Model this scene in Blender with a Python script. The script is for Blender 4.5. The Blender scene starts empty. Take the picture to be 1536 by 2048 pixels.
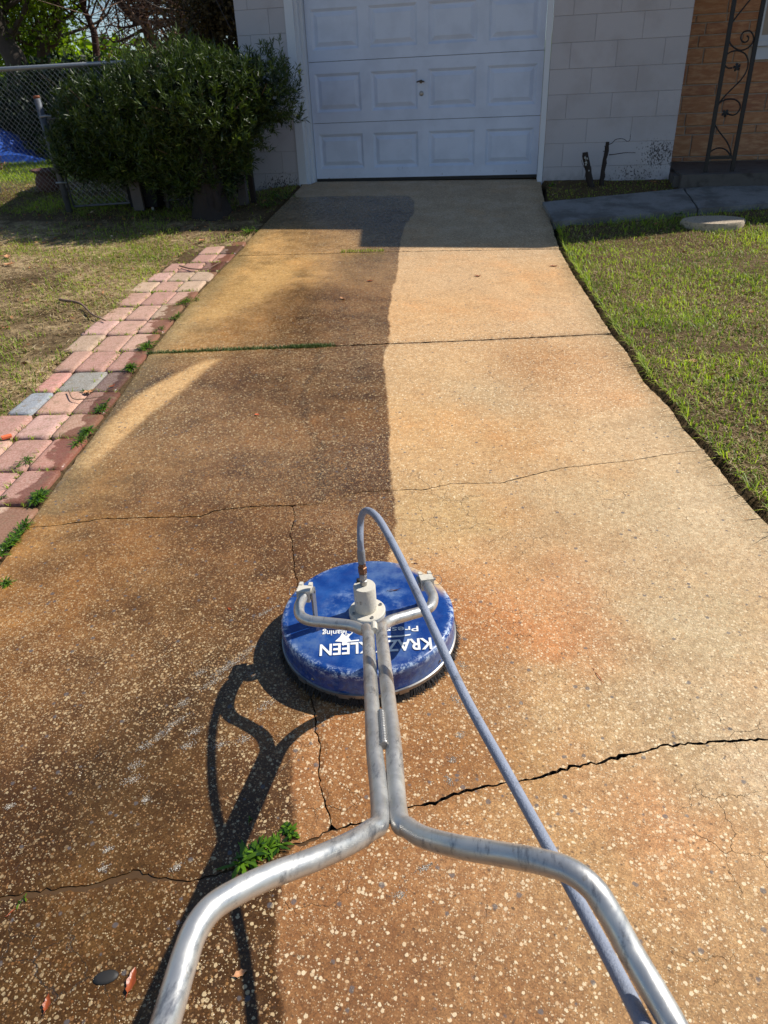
import bpy, math, random
import numpy as np
from mathutils import Vector, Matrix
from mathutils.geometry import delaunay_2d_cdt
random.seed(7); rng = np.random.default_rng(7)
S = bpy.context.scene
C = S.collection

# ------------------------------------------------------------------ camera
RX = np.array([0.97934241, 0.1988283, -0.03682047])
UP = np.array([-0.06816918, 0.49607045, 0.86560214])
FW = np.array([-0.19037174, 0.84521087, -0.4993768])
FPX = 1431.7; CZ = 1.345
cam = bpy.data.cameras.new('camera'); co = bpy.data.objects.new('camera', cam); C.objects.link(co)
cam.sensor_fit = 'VERTICAL'; cam.sensor_height = 36; cam.sensor_width = 27; cam.lens = FPX/2048*36
cam.clip_start = .02; cam.clip_end = 600
M4 = Matrix([[RX[0], UP[0], -FW[0], 0], [RX[1], UP[1], -FW[1], 0], [RX[2], UP[2], -FW[2], CZ], [0, 0, 0, 1]])
co.matrix_world = M4
S.camera = co
cam.dof.use_dof = True; cam.dof.focus_distance = 1.75; cam.dof.aperture_fstop = 13.0
S.render.resolution_x = 768; S.render.resolution_y = 1024

# ------------------------------------------------------------------ light
SUN = Vector((.80, .50, 1.0)).normalized()
w = bpy.data.worlds.new('World'); S.world = w; w.use_nodes = True
nt = w.node_tree; nt.nodes.clear()
sky = nt.nodes.new('ShaderNodeTexSky'); sky.sky_type = 'NISHITA'; sky.sun_disc = False
sky.sun_elevation = math.asin(SUN.z); sky.sun_rotation = math.atan2(SUN.x, SUN.y)
sky.air_density = 1.0; sky.dust_density = .15; sky.ozone_density = 3.0
bg = nt.nodes.new('ShaderNodeBackground'); bg.inputs['Strength'].default_value = .088
wo = nt.nodes.new('ShaderNodeOutputWorld')
nt.links.new(sky.outputs[0], bg.inputs[0]); nt.links.new(bg.outputs[0], wo.inputs[0])
sl = bpy.data.lights.new('sun', 'SUN'); sl.energy = 5.0; sl.angle = math.radians(.53); sl.color = (1, .95, .87)
so = bpy.data.objects.new('sun', sl); C.objects.link(so); so.location = (6, 4, 9)
so.rotation_euler = SUN.to_track_quat('Z', 'Y').to_euler()
S.view_settings.view_transform = 'Standard'; S.view_settings.look = 'None'
S.view_settings.exposure = 0.24; S.view_settings.gamma = 1; S.view_settings.use_curve_mapping = False
S.cycles.max_bounces = 6; S.cycles.transparent_max_bounces = 8

# ------------------------------------------------------------------ measuring helpers
def ray(x, y):
    return FW + RX*(x-768)/FPX + UP*(1024-y)/FPX
def zg(x, y):
    """height of the drive plane: gentle rise, steeper up to the garage sill"""
    y = np.asarray(y, float); x = np.asarray(x, float)
    yy = np.minimum(y, 7.95)
    return np.where(y < 5.83, .0537*y, .0537*5.83+.13*(yy-5.83)) - .0079*np.clip(x, -6, 6)
def gp(px, py, off=0.):
    d = ray(px, py); lo, hi = .2, 80.
    for _ in range(50):
        m = (lo+hi)/2
        if d[2]*m+CZ > zg(d[0]*m, d[1]*m)+off: lo = m
        else: hi = m
    return np.array([d[0]*lo, d[1]*lo, d[2]*lo+CZ])
def atd(px, py, d):
    return ray(px, py)*d + np.array([0, 0, CZ])
def atz(px, py, z):
    r = ray(px, py); return r*((z-CZ)/r[2]) + np.array([0, 0, CZ])
def aty(px, py, Y):
    r = ray(px, py); return r*(Y/r[1]) + np.array([0, 0, CZ])

# ------------------------------------------------------------------ object helpers
def tag(o, label=None, cat=None, group=None, kind=None):
    if label: o['label'] = label
    if cat: o['category'] = cat
    if group: o['group'] = group
    if kind: o['kind'] = kind
    return o
def empty(name, loc=(0, 0, 0), rz=0):
    o = bpy.data.objects.new(name, None); C.objects.link(o); o.location = loc; o.rotation_euler = (0, 0, rz)
    o.empty_display_size = .1
    return o
def put(name, me, mat, parent=None, keep=True):
    o = bpy.data.objects.new(name, me); C.objects.link(o)
    if mat is not None and not me.materials: me.materials.append(mat)
    if parent is not None:
        o.parent = parent
        if keep:   # geometry given in world space
            pm = parent.matrix_basis if parent.parent is None else parent.parent.matrix_basis @ parent.matrix_basis
            o.matrix_basis = pm.inverted()
    return o
def mesh(name, V, F, smooth=False, uv=None):
    me = bpy.data.meshes.new(name); me.from_pydata([tuple(map(float, v)) for v in V], [], F); me.update()
    if smooth: me.polygons.foreach_set('use_smooth', [True]*len(me.polygons))
    return me
def fast(name, V, F, smooth=False):
    """numpy mesh, F is (n,k)"""
    V = np.asarray(V, np.float32); F = np.asarray(F, np.int32); n, k = F.shape
    me = bpy.data.meshes.new(name); me.vertices.add(len(V)); me.vertices.foreach_set('co', V.ravel())
    me.loops.add(n*k); me.loops.foreach_set('vertex_index', F.ravel())
    me.polygons.add(n); me.polygons.foreach_set('loop_start', np.arange(0, n*k, k, dtype=np.int32))
    me.update(calc_edges=True)
    if smooth: me.polygons.foreach_set('use_smooth', np.ones(n, bool))
    return me
class MB:
    def __init__(s): s.V = []; s.F = []
    def add(s, V, F):
        b = len(s.V); s.V += [tuple(map(float, v)) for v in V]; s.F += [tuple(i+b for i in f) for f in F]; return s
    def box(s, x0, x1, y0, y1, z0, z1, bev=0):
        if bev <= 0:
            V = [(x, y, z) for z in (z0, z1) for y in (y0, y1) for x in (x0, x1)]
            return s.add(V, [(0, 2, 3, 1), (4, 5, 7, 6), (0, 1, 5, 4), (2, 6, 7, 3), (0, 4, 6, 2), (1, 3, 7, 5)])
        # chamfered: front (-y) face smaller
        b = bev
        V = [(x0, y0+b, z0), (x1, y0+b, z0), (x1, y0+b, z1), (x0, y0+b, z1),
             (x0+b, y0, z0+b), (x1-b, y0, z0+b), (x1-b, y0, z1-b), (x0+b, y0, z1-b),
             (x0, y1, z0), (x1, y1, z0), (x1, y1, z1), (x0, y1, z1)]
        return s.add(V, [(4, 5, 6, 7), (0, 1, 5, 4), (1, 2, 6, 5), (2, 3, 7, 6), (3, 0, 4, 7),
                         (8, 9, 1, 0), (9, 10, 2, 1), (10, 11, 3, 2), (11, 8, 0, 3), (11, 10, 9, 8)])
    def tube(s, P, r, seg=12, cap=True):
        P = np.asarray(P, float); n = len(P); R = np.full(n, r) if np.isscalar(r) else np.asarray(r, float)
        T = np.gradient(P, axis=0); T /= np.linalg.norm(T, axis=1)[:, None]+1e-12
        a = np.array([0, 0, 1.]) if abs(T[0][2]) < .9 else np.array([1., 0, 0])
        u = np.cross(T[0], a); u /= np.linalg.norm(u); V = []
        ang = np.arange(seg)*2*np.pi/seg
        for i in range(n):
            u = u-T[i]*(u@T[i]); u /= np.linalg.norm(u)+1e-12; v = np.cross(T[i], u)
            V += [P[i]+R[i]*(np.cos(t)*u+np.sin(t)*v) for t in ang]
        F = [(i*seg+j, i*seg+(j+1) % seg, (i+1)*seg+(j+1) % seg, (i+1)*seg+j) for i in range(n-1) for j in range(seg)]
        if cap: F += [tuple(range(seg))[::-1], tuple((n-1)*seg+j for j in range(seg))]
        return s.add(V, F)
    def lathe(s, prof, seg=32, c=(0, 0, 0), axis=None, cap=True):
        V = []
        for r, z in prof: V += [(c[0]+r*math.cos(2*math.pi*j/seg), c[1]+r*math.sin(2*math.pi*j/seg), c[2]+z) for j in range(seg)]
        n = len(prof)
        F = [(i*seg+j, i*seg+(j+1) % seg, (i+1)*seg+(j+1) % seg, (i+1)*seg+j) for i in range(n-1) for j in range(seg)]
        if cap: F += [tuple(range(seg))[::-1], tuple((n-1)*seg+j for j in range(seg))]
        return s.add(V, F)
    def xf(s, M):
        s.V = [tuple(M @ Vector(v)) for v in s.V]; return s
    def build(s, name, mat, parent=None, smooth=False, keep=True, angle=None):
        me = mesh(name, s.V, s.F, smooth)
        if angle:
            me.polygons.foreach_set('use_smooth', [True]*len(me.polygons))
            try: me.set_sharp_from_angle(angle=math.radians(angle))
            except Exception: pass
        return put(name, me, mat, parent, keep)
def catmull(P, k=8):
    P = np.asarray(P, float); Q = np.vstack([2*P[0]-P[1], P, 2*P[-1]-P[-2]]); out = []
    for i in range(1, len(Q)-2):
        a, b, c, d = Q[i-1], Q[i], Q[i+1], Q[i+2]
        for t in np.arange(k)/k:
            out.append(.5*((2*b)+(-a+c)*t+(2*a-5*b+4*c-d)*t*t+(-a+3*b-3*c+d)*t**3))
    out.append(P[-1]); return np.array(out)
def inpoly(P, poly):
    x, y = P[:, 0], P[:, 1]; r = np.zeros(len(P), bool); n = len(poly)
    for i in range(n):
        x0, y0 = poly[i][:2]; x1, y1 = poly[(i+1) % n][:2]
        if y0 == y1: continue
        m = ((y0 > y) != (y1 > y)) & (x < (x1-x0)*(y-y0)/(y1-y0)+x0); r ^= m
    return r
def pdist(P, line, closed=False):
    D = np.full(len(P), 1e9); L = [np.asarray(p[:2], float) for p in line]
    if closed: L = L+[L[0]]
    for a, b in zip(L[:-1], L[1:]):
        ab = b-a; q = ab@ab+1e-12
        t = np.clip(((P[:, :2]-a)@ab)/q, 0, 1); D = np.minimum(D, np.linalg.norm(P[:, :2]-a-t[:, None]*ab, axis=1))
    return D
def sstep(a, b, x):
    t = np.clip((np.asarray(x, float)-a)/(b-a), 0, 1); return t*t*(3-2*t)
_G = [(rng.uniform(0, 2*np.pi), rng.uniform(0, 2*np.pi)) for _ in range(24)]
def noise2(x, y, f=1.):
    """cheap smooth noise in -1..1"""
    x = np.asarray(x)*f; y = np.asarray(y)*f; s = 0; tot = 0
    for i, (a, p) in enumerate(_G):
        k = .6*1.16**i; am = 1/(1+.35*i)
        s = s+am*np.sin(k*(x*np.cos(a)+y*np.sin(a))*2.2+p+1.3*np.sin(k*(y*np.cos(a)-x*np.sin(a))+a)); tot += am
    return s/tot*2.4

# ------------------------------------------------------------------ material helpers
def lin(c):
    return tuple(((v/255)/12.92 if v/255 <= .04045 else ((v/255+.055)/1.055)**2.4) for v in c)
class NT:
    def __init__(s, name):
        s.m = bpy.data.materials.new(name); s.m.use_nodes = True; s.t = s.m.node_tree
        s.b = s.t.nodes['Principled BSDF']; s.out = s.t.nodes['Material Output']
    def n(s, typ, **kw):
        o = s.t.nodes.new(typ)
        for k, v in kw.items():
            if k.startswith('i_'):
                key = k[2:]; key = int(key) if key.isdigit() else key.replace('_', ' ')
                s.set(o.inputs[key], v)
            else: setattr(o, k, v)
        return o
    def set(s, inp, v):
        if isinstance(v, bpy.types.NodeSocket): s.t.links.new(v, inp)
        elif isinstance(v, (tuple, list)) and len(v) == 3 and inp.type == 'RGBA': inp.default_value = (*v, 1)
        else: inp.default_value = v
    def geo(s): return s.n('ShaderNodeNewGeometry').outputs['Position']
    def obj(s): return s.n('ShaderNodeTexCoord').outputs['Object']
    def rnd(s): return s.n('ShaderNodeObjectInfo').outputs['Random']
    def noise(s, vec, scale, det=4, rough=.55, out='Fac'):
        o = s.n('ShaderNodeTexNoise', i_Scale=scale, i_Detail=det, i_Roughness=rough); s.t.links.new(vec, o.inputs['Vector']); return o.outputs[out]
    def vor(s, vec, scale, out='Distance', feature='F1', rand=1.):
        o = s.n('ShaderNodeTexVoronoi', feature=feature, i_Scale=scale, i_Randomness=rand); s.t.links.new(vec, o.inputs['Vector']); return o if out is None else o.outputs[out]
    def math(s, op, a, b=0., c=None):
        o = s.n('ShaderNodeMath', operation=op); s.set(o.inputs[0], a); s.set(o.inputs[1], b)
        if c is not None: s.set(o.inputs[2], c)
        return o.outputs[0]
    def mr(s, v, a, b, c=0., d=1., smooth=True):
        o = s.n('ShaderNodeMapRange', interpolation_type='SMOOTHSTEP' if smooth else 'LINEAR'); s.set(o.inputs[0], v)
        for i, q in enumerate((a, b, c, d)): s.set(o.inputs[i+1], q)
        return o.outputs[0]
    def mix(s, f, a, b, mode='MIX'):
        o = s.n('ShaderNodeMix', data_type='RGBA', blend_type=mode); s.set(o.inputs[0], f); s.set(o.inputs[6], a); s.set(o.inputs[7], b); return o.outputs[2]
    def attr(s, name, out='Fac'): return s.n('ShaderNodeAttribute', attribute_name=name).outputs[out]
    def bump(s, h, st=.5, dist=.01, base=None):
        o = s.n('ShaderNodeBump', i_Strength=st, i_Distance=dist); s.t.links.new(h, o.inputs['Height'])
        if base is not None: s.t.links.new(base, o.inputs['Normal'])
        return o.outputs[0]
    def hsv(s, col, h=.5, sa=1., v=1.):
        o = s.n('ShaderNodeHueSaturation'); s.set(o.inputs['Color'], col); s.set(o.inputs['Hue'], h); s.set(o.inputs['Saturation'], sa); s.set(o.inputs['Value'], v); return o.outputs[0]
    def fin(s, col=None, rough=None, bump=None, metal=None, spec=None):
        if col is not None: s.set(s.b.inputs['Base Color'], col)
        if rough is not None: s.set(s.b.inputs['Roughness'], rough)
        if metal is not None: s.set(s.b.inputs['Metallic'], metal)
        if spec is not None: s.set(s.b.inputs['Specular IOR Level'], spec)
        if bump is not None: s.t.links.new(bump, s.b.inputs['Normal'])
        return s.m

# ---- exposed aggregate concrete of the drive
def m_aggregate():
    N = NT('exposed_aggregate'); P = N.geo()
    base = N.attr('tone', 'Color'); wet = N.attr('wet')
    n1 = N.noise(P, 9, 5, .6); n2 = N.noise(P, 55, 4, .65); n3 = N.noise(P, 2.3, 5, .65)
    # ragged edge of the wet area
    wv = N.math('ADD', wet, N.math('MULTIPLY', N.math('SUBTRACT', N.noise(P, 16, 4, .6), .5), .03))
    W = N.mr(wv, -.006, .010)
    wetcol = N.attr('tonewet', 'Color')
    col = N.mix(W, base, wetcol)
    col = N.mix(N.mr(n1, .3, .75, 0, .38), col, N.mix(1., col, (.78, .72, .64), 'MULTIPLY'))
    col = N.mix(N.mr(n3, .52, .7, 0, .5), col, N.mix(1., col, (1.12, .93, .74), 'MULTIPLY'))
    col = N.mix(N.mr(n2, .35, .7, 0., 1.), N.mix(1., col, (.72, .66, .60), 'MULTIPLY'), col)
    # cream pebbles in two sizes and dark ones
    ag = N.attr('peb')
    def peb(scale, share, rad, seedoff):
        vv = N.n('ShaderNodeVectorMath', operation='ADD'); N.t.links.new(P, vv.inputs[0]); vv.inputs[1].default_value = (seedoff, seedoff*1.7, 0)
        wob = N.n('ShaderNodeVectorMath', operation='MULTIPLY_ADD'); 
        wn = N.noise(P, 160, 2, .5, 'Color'); N.t.links.new(wn, wob.inputs[0]); wob.inputs[1].default_value = (.004, .004, 0); N.t.links.new(vv.outputs[0], wob.inputs[2])
        sc = N.n('ShaderNodeVectorMath', operation='MULTIPLY'); N.t.links.new(wob.outputs[0], sc.inputs[0]); sc.inputs[1].default_value = (1, 1, .05)
        v = N.vor(sc.outputs[0], scale, None); c = N.n('ShaderNodeSeparateColor'); N.t.links.new(v.outputs['Color'], c.inputs[0])
        sel = N.math('LESS_THAN', c.outputs[0], share)
        r = N.math('MULTIPLY_ADD', c.outputs[1], rad*.7, rad*.45)
        d = N.mr(N.math('SUBTRACT', v.outputs['Distance'], r), -.13, .05, 1, 0)
        return N.math('MULTIPLY', sel, d), c
    share1 = N.math('MULTIPLY', ag, .74); share2 = N.math('MULTIPLY', ag, .75)
    p1, c1 = peb(128, share1, .50, 3.1); p2, c2 = peb(290, share2, .54, 7.7)
    gv = N.vor(P, 420, None); gs = N.n('ShaderNodeSeparateColor'); N.t.links.new(gv.outputs['Color'], gs.inputs[0])
    grit = N.mr(gs.outputs[0], 0, 1, .70, 1.34, False); gc = N.n('ShaderNodeCombineColor')
    for q_ in range(3): N.t.links.new(grit, gc.inputs[q_])
    col = N.mix(1., col, gc.outputs[0], 'MULTIPLY')
    pbase = col
    p5, c5 = peb(200, .22, .5, 11.9)
    col = N.mix(N.math('MULTIPLY', p5, .55), col, N.mix(c5.outputs[2], lin((150, 96, 48)), lin((196, 160, 116))))
    col = N.mix(W, col, N.mix(1., col, (.90, .88, .86), 'MULTIPLY'))
    p3, c3 = peb(70, .055, .42, 1.3); p4, c4 = peb(120, .10, .38, 5.9)
    light = N.mix(N.mr(c1.outputs[2], 0, 1), lin((250, 230, 190)), lin((186, 140, 88)))
    lw = N.mix(W, (.98, .98, .98), (.80, .74, .64))
    light = N.mix(1., light, lw, 'MULTIPLY')
    light = N.mix(.22, light, col)
    col = N.mix(N.math('MULTIPLY', p2, .62), col, light)
    col = N.mix(N.math('MULTIPLY', N.math('MULTIPLY', p1, .85), N.math('SUBTRACT', 1, N.math('MULTIPLY', N.attr('film'), .75))), col, light)
    col = N.mix(N.math('MULTIPLY', p3, .75), col, lin((92, 88, 88)))
    col = N.mix(N.math('MULTIPLY', p4, .6), col, lin((66, 48, 34)))
    # fine hair cracks
    wv2 = N.n('ShaderNodeVectorMath', operation='MULTIPLY_ADD'); N.t.links.new(N.noise(P, 14, 4, .6, 'Color'), wv2.inputs[0]); wv2.inputs[1].default_value = (.09, .09, 0); N.t.links.new(P, wv2.inputs[2])
    hc = N.vor(wv2.outputs[0], 7, 'Distance', 'DISTANCE_TO_EDGE')
    hm = N.math('MULTIPLY', N.mr(hc, .0, .009, 1, 0), N.mr(N.noise(P, 3.1, 3), .54, .64))
    col = N.mix(N.math('MULTIPLY', hm, .42), col, (.05, .035, .025))
    h = N.math('ADD', N.math('MULTIPLY', N.math('MAXIMUM', p1, p2), .25), N.math('MULTIPLY', n2, .8))
    h = N.math('SUBTRACT', h, hm)
    b = N.bump(h, .8, .0022)
    film = N.attr('film')
    rough = N.mr(W, 0, 1, .72, N.mr(N.noise(P, 30, 3), .35, .7, .17, .42), False)
    rough = N.math('MULTIPLY', rough, N.math('SUBTRACT', 1, N.math('MULTIPLY', film, .6)))
    return N.fin(col, rough, b, spec=.42)
def m_plain(name, col, rough=.6, var=.15, nscale=20, bump=.0, bscale=60, metal=0, spec=.5, dirt=None, dscale=5, dlo=.5, dhi=.7, rnd=0.):
    N = NT(name); P = N.obj()
    n = N.noise(P, nscale, 5, .6)
    c = N.mix(n, tuple(v*(1-var) for v in col), tuple(min(1, v*(1+var)) for v in col))
    if rnd: c = N.hsv(c, .5, 1., N.mr(N.rnd(), 0, 1, 1-rnd, 1+rnd, False))
    if dirt is not None:
        g = N.geo(); c = N.mix(N.mr(N.noise(g, dscale, 6, .65), dlo, dhi, 0, .8), c, dirt)
    b = N.bump(N.noise(P, bscale, 4, .6), bump, .004) if bump else None
    return N.fin(c, rough, b, metal, spec)
def m_leaf(name, c1, c2, rough=.45, trans=.25, c3=None, spec=.4):
    N = NT(name); r = N.attr('rnd'); c = N.mix(r, c1, c2)
    if c3 is not None: c = N.mix(N.mr(r, .86, .9), c, c3)
    N.fin(c, rough, spec=spec)
    tr = N.n('ShaderNodeBsdfTranslucent'); N.set(tr.inputs[0], N.mix(1., c, (1.3, 1.4, .5), 'MULTIPLY'))
    mx = N.n('ShaderNodeMixShader'); mx.inputs[0].default_value = trans
    N.t.links.new(N.b.outputs[0], mx.inputs[1]); N.t.links.new(tr.outputs[0], mx.inputs[2]); N.t.links.new(mx.outputs[0], N.out.inputs[0])
    return N.m

# ------------------------------------------------------------------ leaf / blade clouds
def set_attr(me, name, vals):
    a = me.attributes.new(name, 'FLOAT', 'POINT'); a.data.foreach_set('value', np.asarray(vals, np.float32))
def set_col(me, name, vals):
    a = me.attributes.new(name, 'FLOAT_COLOR', 'POINT'); v = np.ones((len(vals), 4), np.float32); v[:, :3] = vals; a.data.foreach_set('color', v.ravel())
def leaves(name, cen, dirs, L, Wd, mat, parent=None, rnd=None, fold=.25):
    """pointed leaf of 4 verts, 2 triangles folded on the midrib"""
    n = len(cen); dirs = dirs/np.linalg.norm(dirs, axis=1)[:, None]
    a = rng.normal(size=(n, 3)); s = np.cross(dirs, a); s /= np.linalg.norm(s, axis=1)[:, None]
    u = np.cross(s, dirs)
    L = np.broadcast_to(L, (n,))[:, None]; Wd = np.broadcast_to(Wd, (n,))[:, None]
    V = np.stack([cen, cen+dirs*L*.5+s*Wd*.5+u*Wd*fold, cen+dirs*L, cen+dirs*L*.5-s*Wd*.5+u*Wd*fold], 1).reshape(-1, 3)
    b = np.arange(n)[:, None]*4; F = np.concatenate([b+[0, 1, 2], b+[0, 2, 3]], 1).reshape(-1, 3)
    me = fast(name, V, F)
    set_attr(me, 'rnd', np.repeat(rng.random(n) if rnd is None else rnd, 4))
    return put(name, me, mat, parent)
def blades(name, base, h, wd, lean, mat, parent=None, rnd=None, curl=.5, az=None):
    """grass blade: quad + tip triangle, bent"""
    n = len(base); az = rng.uniform(0, 2*np.pi, n) if az is None else az; d = np.stack([np.cos(az), np.sin(az), 0*az], 1); s = np.stack([-d[:, 1], d[:, 0], 0*az], 1)
    h = np.broadcast_to(h, (n,)); lean = np.broadcast_to(lean, (n,)); wd = np.broadcast_to(wd, (n,))[:, None]
    up = np.array([0, 0, 1.])
    mid = base+d*(h*np.sin(lean)*.5)[:, None]+up*(h*np.cos(lean)*.55)[:, None]
    l2 = np.minimum(lean*(1+curl)+.25, 1.62)
    tip = mid+d*(h*np.sin(l2)*.5)[:, None]+up*(h*np.cos(l2)*.5)[:, None]
    V = np.stack([base-s*wd*.5, base+s*wd*.5, mid-s*wd*.42, mid+s*wd*.42, tip], 1).reshape(-1, 3)
    b = np.arange(n)[:, None]*5; F = np.concatenate([b+[0, 1, 3], b+[0, 3, 2], b+[2, 3, 4]], 1).reshape(-1, 3)
    me = fast(name, V, F); set_attr(me, 'rnd', np.repeat(rng.random(n) if rnd is None else rnd, 5))
    return put(name, me, mat, parent)

# ================================================================== materials
AGG = m_aggregate()
M = {}
def m_alu():
    N = NT('weathered_aluminium'); P = N.geo()
    c = N.mix(N.mr(N.noise(P, 9, 4, .6), .35, .7), lin((206, 204, 198)), lin((182, 180, 177)))
    mp = N.n('ShaderNodeMapping', i_Rotation=(0, 0, .25), i_Scale=(1, .22, .6)); N.t.links.new(P, mp.inputs[0])
    c = N.mix(N.mr(N.noise(mp.outputs[0], 48, 6, .8), .52, .68, 0, .85), c, lin((112, 113, 118)))
    c = N.mix(N.mr(N.noise(P, 110, 4, .7), .62, .7, 0, .5), c, lin((150, 138, 118)))
    return N.fin(c, N.mr(N.noise(P, 40, 5), .3, .7, .30, .48), N.bump(N.noise(mp.outputs[0], 260, 3), .2, .0008), .72, .5)
M['alu'] = m_alu()
M['wornwhite'] = m_plain('worn_white_metal', lin((205, 198, 182)), .5, .08, 40, .2, 150, 0, .5, lin((120, 108, 90)), 45, .6, .74)
M['brass'] = m_plain('tarnished_brass', lin((128, 92, 66)), .45, .3, 90, .3, 200, .7)
M['fit'] = m_plain('zinc_fitting', lin((158, 156, 152)), .4, .2, 90, .2, 200, .7)
M['hose'] = m_plain('blue_grey_hose_rubber', lin((140, 147, 162)), .6, .12, 40, .5, 300, 0, .35, lin((92, 94, 102)), 26, .56, .72)
M['hoseg'] = m_plain('grey_hose_sleeve', lin((128, 130, 134)), .55, .12, 60, .3, 200)
M['black'] = m_plain('black_rubber', (.012, .012, .012), .6, .3)
M['bristle'] = m_plain('dark_bristle', (.018, .014, .012), .8, .5, 80)
M['steel'] = m_plain('bare_steel_band', lin((150, 148, 145)), .35, .2, 60, 0, 60, .8)
M['ltr'] = m_plain('white_print', lin((232, 232, 228)), .45, .06, 60)
M['iron'] = m_plain('black_wrought_iron', (.007, .007, .009), .45, .3, 60, .3, 120)
M['jamb'] = m_plain('white_painted_trim', lin((208, 214, 222)), .5, .05, 15, .1, 60, 0, .4, lin((90, 84, 78)), 22, .66, .8)
M['mortar'] = m_plain('painted_mortar', lin((160, 158, 162)), .8, .1)
M['mortar2'] = m_plain('pale_mortar', lin((176, 162, 146)), .85, .12, 40, .4, 90)
M['walk'] = m_plain('sidewalk_concrete', lin((136, 134, 130)), .85, .4, 90, 1., 90, 0, .3, lin((92, 88, 82)), 4, .42, .66)
M['porch'] = m_plain('porch_concrete', lin((92, 88, 84)), .8, .2, 20, .5, 120, 0, .3, lin((50, 46, 42)), 6, .5, .7)
M['bark'] = m_plain('grey_brown_bark', lin((74, 64, 56)), .9, .35, 12, .8, 30)
M['barkred'] = m_plain('reddish_bark', lin((70, 44, 34)), .9, .35, 12, .8, 30)
M['twig'] = m_plain('dry_twig', lin((128, 102, 84)), .9, .3, 8)
M['deadwood'] = m_plain('dark_dead_wood', lin((46, 38, 34)), .9, .3, 30, .9, 60)
M['lichen'] = m_plain('pale_lichen_patch', lin((190, 190, 186)), .9, .2, 60, .8, 120)
M['galv'] = m_plain('galvanised_steel', lin((142, 146, 150)), .45, .12, 30, .1, 60, .55)
M['galvshade'] = m_plain('weathered_shade_galvanised', lin((92, 96, 104)), .55, .2, 30, .2, 60, .4, .5, lin((60, 58, 60)), 14, .5, .7)  # galvanised steel darkened to paint in the shade on post and frame, plus grime
M['rust'] = m_plain('rusty_cap', lin((126, 70, 44)), .8, .3, 60, .4, 100)
M['pot'] = m_plain('dark_iron_pot', lin((84, 52, 44)), .75, .25, 20, .4, 60, .1)
M['tarp'] = m_plain('blue_tarp', lin((44, 84, 168)), .45, .45, 6, 1.0, 7)
M['wood'] = m_plain('weathered_grey_wood', lin((92, 86, 84)), .85, .25, 18, .5, 50)
M['bin'] = m_plain('black_bin_plastic', (.008, .008, .011), .7, .2, spec=.2)
M['roof'] = m_plain('roof_shingle', (.10, .09, .085), .9, .3, 8)
M['soffit'] = m_plain('white_soffit', lin((205, 205, 205)), .6, .05)
M['deadleaf'] = m_plain('rust_brown_leaf', lin((150, 72, 32)), .35, .4, 30, .3, 80)
M['paleleaf'] = m_plain('pale_dry_leaf', lin((196, 140, 96)), .6, .25, 30, .3, 80)
M['orangechip'] = m_plain('orange_clay_chip', lin((226, 112, 66)), .8, .1, 60)
M['stone'] = m_plain('pebbled_stone', lin((176, 160, 138)), .9, .55, 75, 1.0, 60, 0, .2, lin((84, 76, 64)), 60, .56, .66)
M['glass'] = NT('window_glass').fin((.02, .025, .03), .05, spec=.8)
M['moss'] = m_leaf('moss_green', lin((66, 92, 34)), lin((120, 130, 84)), .7, .1)
M['weed'] = m_leaf('weed_green', lin((38, 70, 14)), lin((104, 140, 34)), .24, .3, spec=.5)
M['grass'] = m_leaf('lawn_grass', lin((80, 112, 28)), lin((184, 202, 68)), .5, .45)
M['thatch'] = m_leaf('dry_thatch', lin((186, 162, 116)), lin((122, 98, 66)), .8, .25, c3=lin((206, 186, 150)))
M['podo'] = m_leaf('bush_leaf', lin((26, 42, 14)), lin((84, 104, 38)), .42, .22, c3=lin((150, 164, 72)), spec=.45)
M['oak'] = m_leaf('tree_leaf', lin((60, 82, 22)), lin((140, 164, 34)), .5, .55)
M['brownleaf'] = m_leaf('brown_leaf', lin((110, 74, 54)), lin((146, 108, 78)), .7, .2)
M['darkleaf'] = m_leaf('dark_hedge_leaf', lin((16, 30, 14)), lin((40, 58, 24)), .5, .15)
M['cedar'] = m_leaf('cedar_leaf', lin((52, 44, 24)), lin((112, 92, 52)), .7, .25)
M['litter'] = m_leaf('leaf_litter', lin((170, 120, 78)), lin((120, 80, 52)), .8, .05, c3=lin((222, 196, 160)))
M['foam'] = (lambda N: N.fin(N.mix(N.mr(N.vor(N.geo(), 330), .1, .5), (.75, .72, .66), (.30, .25, .19)), .2, N.bump(N.vor(N.geo(), 330), .9, .003)))(NT('bubble_foam'))
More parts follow.
